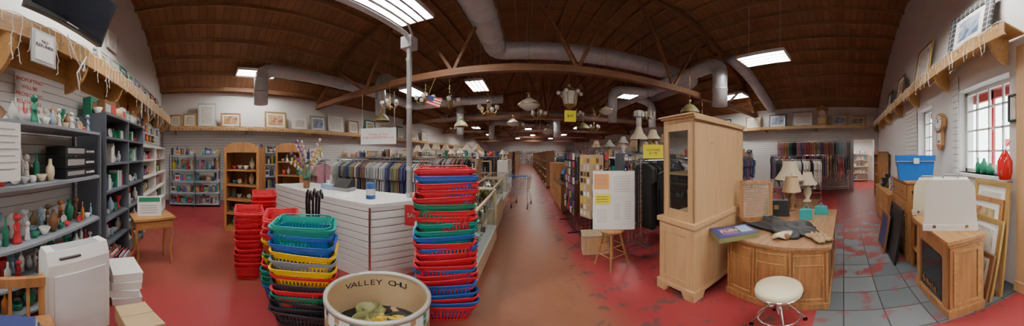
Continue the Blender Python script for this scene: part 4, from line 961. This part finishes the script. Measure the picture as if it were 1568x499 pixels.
# ------------------------------------------------------------------ right side furniture
B=MB(); x0,x1,y0,y1=1.33,2.02,-1.10,-.77
B.box(x0,x1,y0,y1,0,.88,OAK); B.box(x0-.02,x1+.02,y0,y1+.02,0,.1,OAK); B.box(x0-.015,x1+.015,y0,y1+.015,.1,.12,OAKX)
B.box(x0-.02,x1+.02,y0,y1+.02,.84,.88,OAK); B.box(x0-.045,x1+.045,y0,y1+.045,.88,.915,OAKX)
for a in(x0+.02,x1-.10): B.box(a,a+.08,y1,y1+.015,.12,.84,OAK)
B.box(x0+.13,x1-.13,y1-.001,y1+.006,.14,.70,mat('black_glass',(.01,.01,.012),.08)) 
arch=[(x0+.1,.84),(x0+.1,.68)]+[((x0+x1)/2-(x1-x0-.22)/2*math.cos(t),.68+.07*math.sin(t)) for t in [pi*i/10 for i in range(11)]]+[(x1-.1,.68),(x1-.1,.84)]
B.prism(arch,y1,y1+.012,OAK,'y')
for i in range(6): B.tube([((x0+x1)/2-.12+.05*i,y1+.008,.2),((x0+x1)/2-.1+.05*i,y1+.01,.26+.02*(i%2))],.012,P['brown'],5)
for a,b,c,d in((y0+.03,y0+.07,.16,.8),(y1-.07,y1-.03,.16,.8),(y0+.07,y1-.07,.16,.2),(y0+.07,y1-.07,.76,.8)): B.box(x0-.01,x0,a,b,c,d,OAKX)
B.obj('electric_fireplace',bev=.003)
def sewcase(loc,rz,m,w=.5,h=.47,name='sewing_machine_case'):
    B=MB(); B.prism([(-w/2,0),(w/2,0),(w/2,.05),(w/2-.015,h-.08),(w/2-.07,h),(-w/2+.07,h),(-w/2+.015,h-.08),(-w/2,.05)],-.12,.12,m,'y')
    B.box(-w/2-.008,w/2+.008,-.128,.128,.0,.06,m); B.tube([(-.07,0,h-.01),(-.06,0,h+.03),(.06,0,h+.03),(.07,0,h-.01)],.01,P['grey'],7)
    for x in(-w*.3,w*.3): B.box(x-.015,x+.015,-.134,-.128,.03,.06,CHROME)
    B.obj(name,loc,rz,.02)
sewcase((1.60,-.93,.916),faceo(1.62,-.93),mat('ivory_plastic',(.78,.76,.7),.35,var=.03),.46)
B=MB(); B.box(2.12,2.52,-1.35,-.85,.82,.85,OAK)
for x in(2.14,2.46):
    for y in(-1.33,-.9): B.box(x,x+.04,y,y+.04,0,.82,OAK)
B.box(2.14,2.5,-1.33,-.87,.3,.32,OAK); B.box(2.14,2.5,-.89,-.87,.7,.82,OAK); B.obj('small_wooden_table',bev=.003)
sewcase((2.34,-1.02,.851),faceo(2.34,-1.05),mat('cream_enamel',(.7,.66,.5),.35,var=.03),.34,.45)
B=MB(); x0,x1,y0,y1,h=2.62,3.45,-1.5,-.85,1.2
B.box(x0,x1,y0,y1,.08,h,OAK); B.box(x0-.02,x1+.02,y0,y1+.02,h,h+.03,OAKX); B.box(x0-.01,x1+.01,y0,y1+.01,0,.1,OAK)
for i in range(5):
    B.box(x0+.04,x1-.04,y1,y1+.015,.13+.212*i,.32+.212*i,OAKX)
    for x in(x0+.2,x1-.2): B.cyl((x,y1+.015,.225+.212*i),(x,y1+.035,.225+.212*i),.014,BRASS,seg=8)
for a,b,c,d in((y0+.06,y0+.1,.2,h-.1),(y1-.1,y1-.06,.2,h-.1),(y0+.06,y1-.06,.2,.24),(y0+.06,y1-.06,h-.14,h-.1)): B.box(x0-.01,x0,a,b,c,d,OAKX)
B.obj('oak_chest_of_drawers',bev=.004)
B=MB(); BL=mat('cooler_blue',(.01,.13,.5),.35,var=.03); B.prism([(-.24,0),(.24,0),(.27,.28),(-.27,.28)],-.16,.16,BL,'y'); B.box(-.285,.285,-.18,.18,.28,.36,BL); B.box(-.28,.28,-.176,.176,.27,.282,P['white']); B.tube([(-.28,-.02,.2),(-.30,-.06,.3),(-.30,.06,.3),(-.28,.02,.2)],.01,P['white'],6); B.box(-.04,.04,-.19,-.18,.24,.32,P['white'])
B.obj('blue_cooler',(2.88,-1.05,1.231),faceo(2.88,-1.05)+.15,.012)
picture((2.85,-.66,.004),pi,.62,.85,BLACK,P['black'],.04,.14,False,'leaning_black_frame')
picture((3.2,-.60,.004),pi,.5,.65,P['brown'],P['navy'],.04,.14,False,'leaning_black_frame')
B=MB(); x0,x1,y0,y1,h=3.75,5.3,-1.5,-.85,.8
B.box(x0,x1,y0,y1,.1,h,OAK); B.box(x0-.02,x1+.02,y0,y1+.02,h,h+.03,OAKX); B.box(x0,x1,y0,y1-.03,0,.1,DARKW)
for j in range(3):
    for i in range(3): B.box(x0+.04+.51*j,x0+.49+.51*j,y1,y1+.015,.13+.22*i,.32+.22*i,OAKX); B.cyl((x0+.265+.51*j,y1+.015,.225+.22*i),(x0+.265+.51*j,y1+.035,.225+.22*i),.014,BRASS,seg=8)
B.obj('wooden_sideboard',bev=.004)
G=MB(); row(G,0,1.4,-.25,.1,0,.4,['frame','vase','electronics','basketw','figure'],KEYS,1); G.obj('sideboard_ornaments',(5.2,-1.1,.831),pi)
bookcase((7.6,-1.15,0),pi,.9,.35,1.7,[.1,.5,.9,1.3],OAK,'bookcase_books')
for i,(x,y,w,h,f,p,l) in enumerate([(1.62,-1.2,.55,.95,GOLD,1,.18),(1.70,-1.27,.6,1.15,OAK,3,.14),(1.55,-1.14,.4,.6,P['brown'],0,.2),(1.62,-1.33,.55,1.32,GOLD,4,.1)]): picture((x,y,.004),pi,w,h,f,PICS[p],.05,l)
B=MB(); B.lathe([(0,0),(.06,.01),(.08,.08),(.08,.19),(.05,.25),(.04,.27),(.02,.3)],mat('red_glass',(.6,.02,.02),.12),(0,0,0),18); B.tube([(0,0,.29),(0,-.03,.36),(0,-.09,.4)],.004,BLACK,5); B.obj('red_glass_lantern',(1.44,-1.47,1.34))
picture((1.42,YF+.02,1.95),pi,.14,.3,P['black'],PICS[1],.02,0)
G=MB(); row(G,.05,.9,0,.1,0,.22,['vase','bottle'],['ltblue','green','white'],1,.6); G.obj('window_sill_bottles',(2.5,YF-.02,1.351),pi)
B=MB()
def wirebox(p,z0,z1,k,n=8):
    for f in range(n+1):
        z=z0+(z1-z0)*f/n; s=k+(1-k)*f/n; B.tube([(x*s,y*s,z) for x,y in p],.004,BL if f in(0,n) else CHROME,5,True)
    for i in range(4):
        x0,y0=p[i];x1,y1=p[(i+1)%4]
        for j in range(8): x=x0+(x1-x0)*j/8;y=y0+(y1-y0)*j/8; B.cyl((x*k,y*k,z0),(x,y,z1),.003,CHROME,seg=5)
wirebox([(-.25,-.4),(.25,-.4),(.28,.4),(-.28,.4)],.5,.95,.8)
for x in(-.24,.24):
    B.tube([(x,.42,1.0),(x,.35,.5),(x,.3,.12),(x,-.4,.12)],.012,CHROME,7); B.tube([(x*.8,-.32,.5),(x,-.35,.12)],.01,CHROME,6)
    for y in(-.36,.28): B.cyl((x-.012,y,.06),(x+.012,y,.06),.06,BLACK,seg=14)
B.cyl((-.28,.44,1.0),(.28,.44,1.0),.016,BL,seg=8); B.obj('shopping_cart',(-.12,6.1,0),pi-.2)
B=MB(); B.box(-.5,.5,-.005,0,-.22,.22,PAPER)
for x in (-.45,.45): B.cyl((x,0,.22),(x,0,1.2),.004,WIRE,seg=5)
o=B.obj('thank_you_banner',(-3.6,4.05,2.1),.4); text('Thanks to You\nFOR SUPPORTING US',.09,REDT,o,(0,-.009,0))
# ------------------------------------------------------------------ world + camera
w=bpy.data.worlds.new('World'); S.world=w; w.use_nodes=True; nt=w.node_tree; bg=nt.nodes['Background']
sky=nt.nodes.new('ShaderNodeTexSky'); sky.sky_type='HOSEK_WILKIE'; sky.turbidity=8; sky.sun_direction=(.3,-.4,.85)
o_=mixc(nt,.75,sky.outputs[0],(1.0,.99,.97)); nt.links.new(o_,bg.inputs[0]); bg.inputs[1].default_value=11
cam=bpy.data.cameras.new('camera'); co=bpy.data.objects.new('camera',cam); COL.objects.link(co); S.camera=co
co.location=(0,0,1.6); co.rotation_euler=(pi/2,0,25/380)
cam.type='PANO'
tgt=cam.cycles if hasattr(cam,'cycles') and hasattr(cam.cycles,'panorama_type') else cam
tgt.panorama_type='EQUIRECTANGULAR'
tgt.longitude_min=-960/380; tgt.longitude_max=960/380; tgt.latitude_max=290/380; tgt.latitude_min=-321/380
cam.clip_end=200
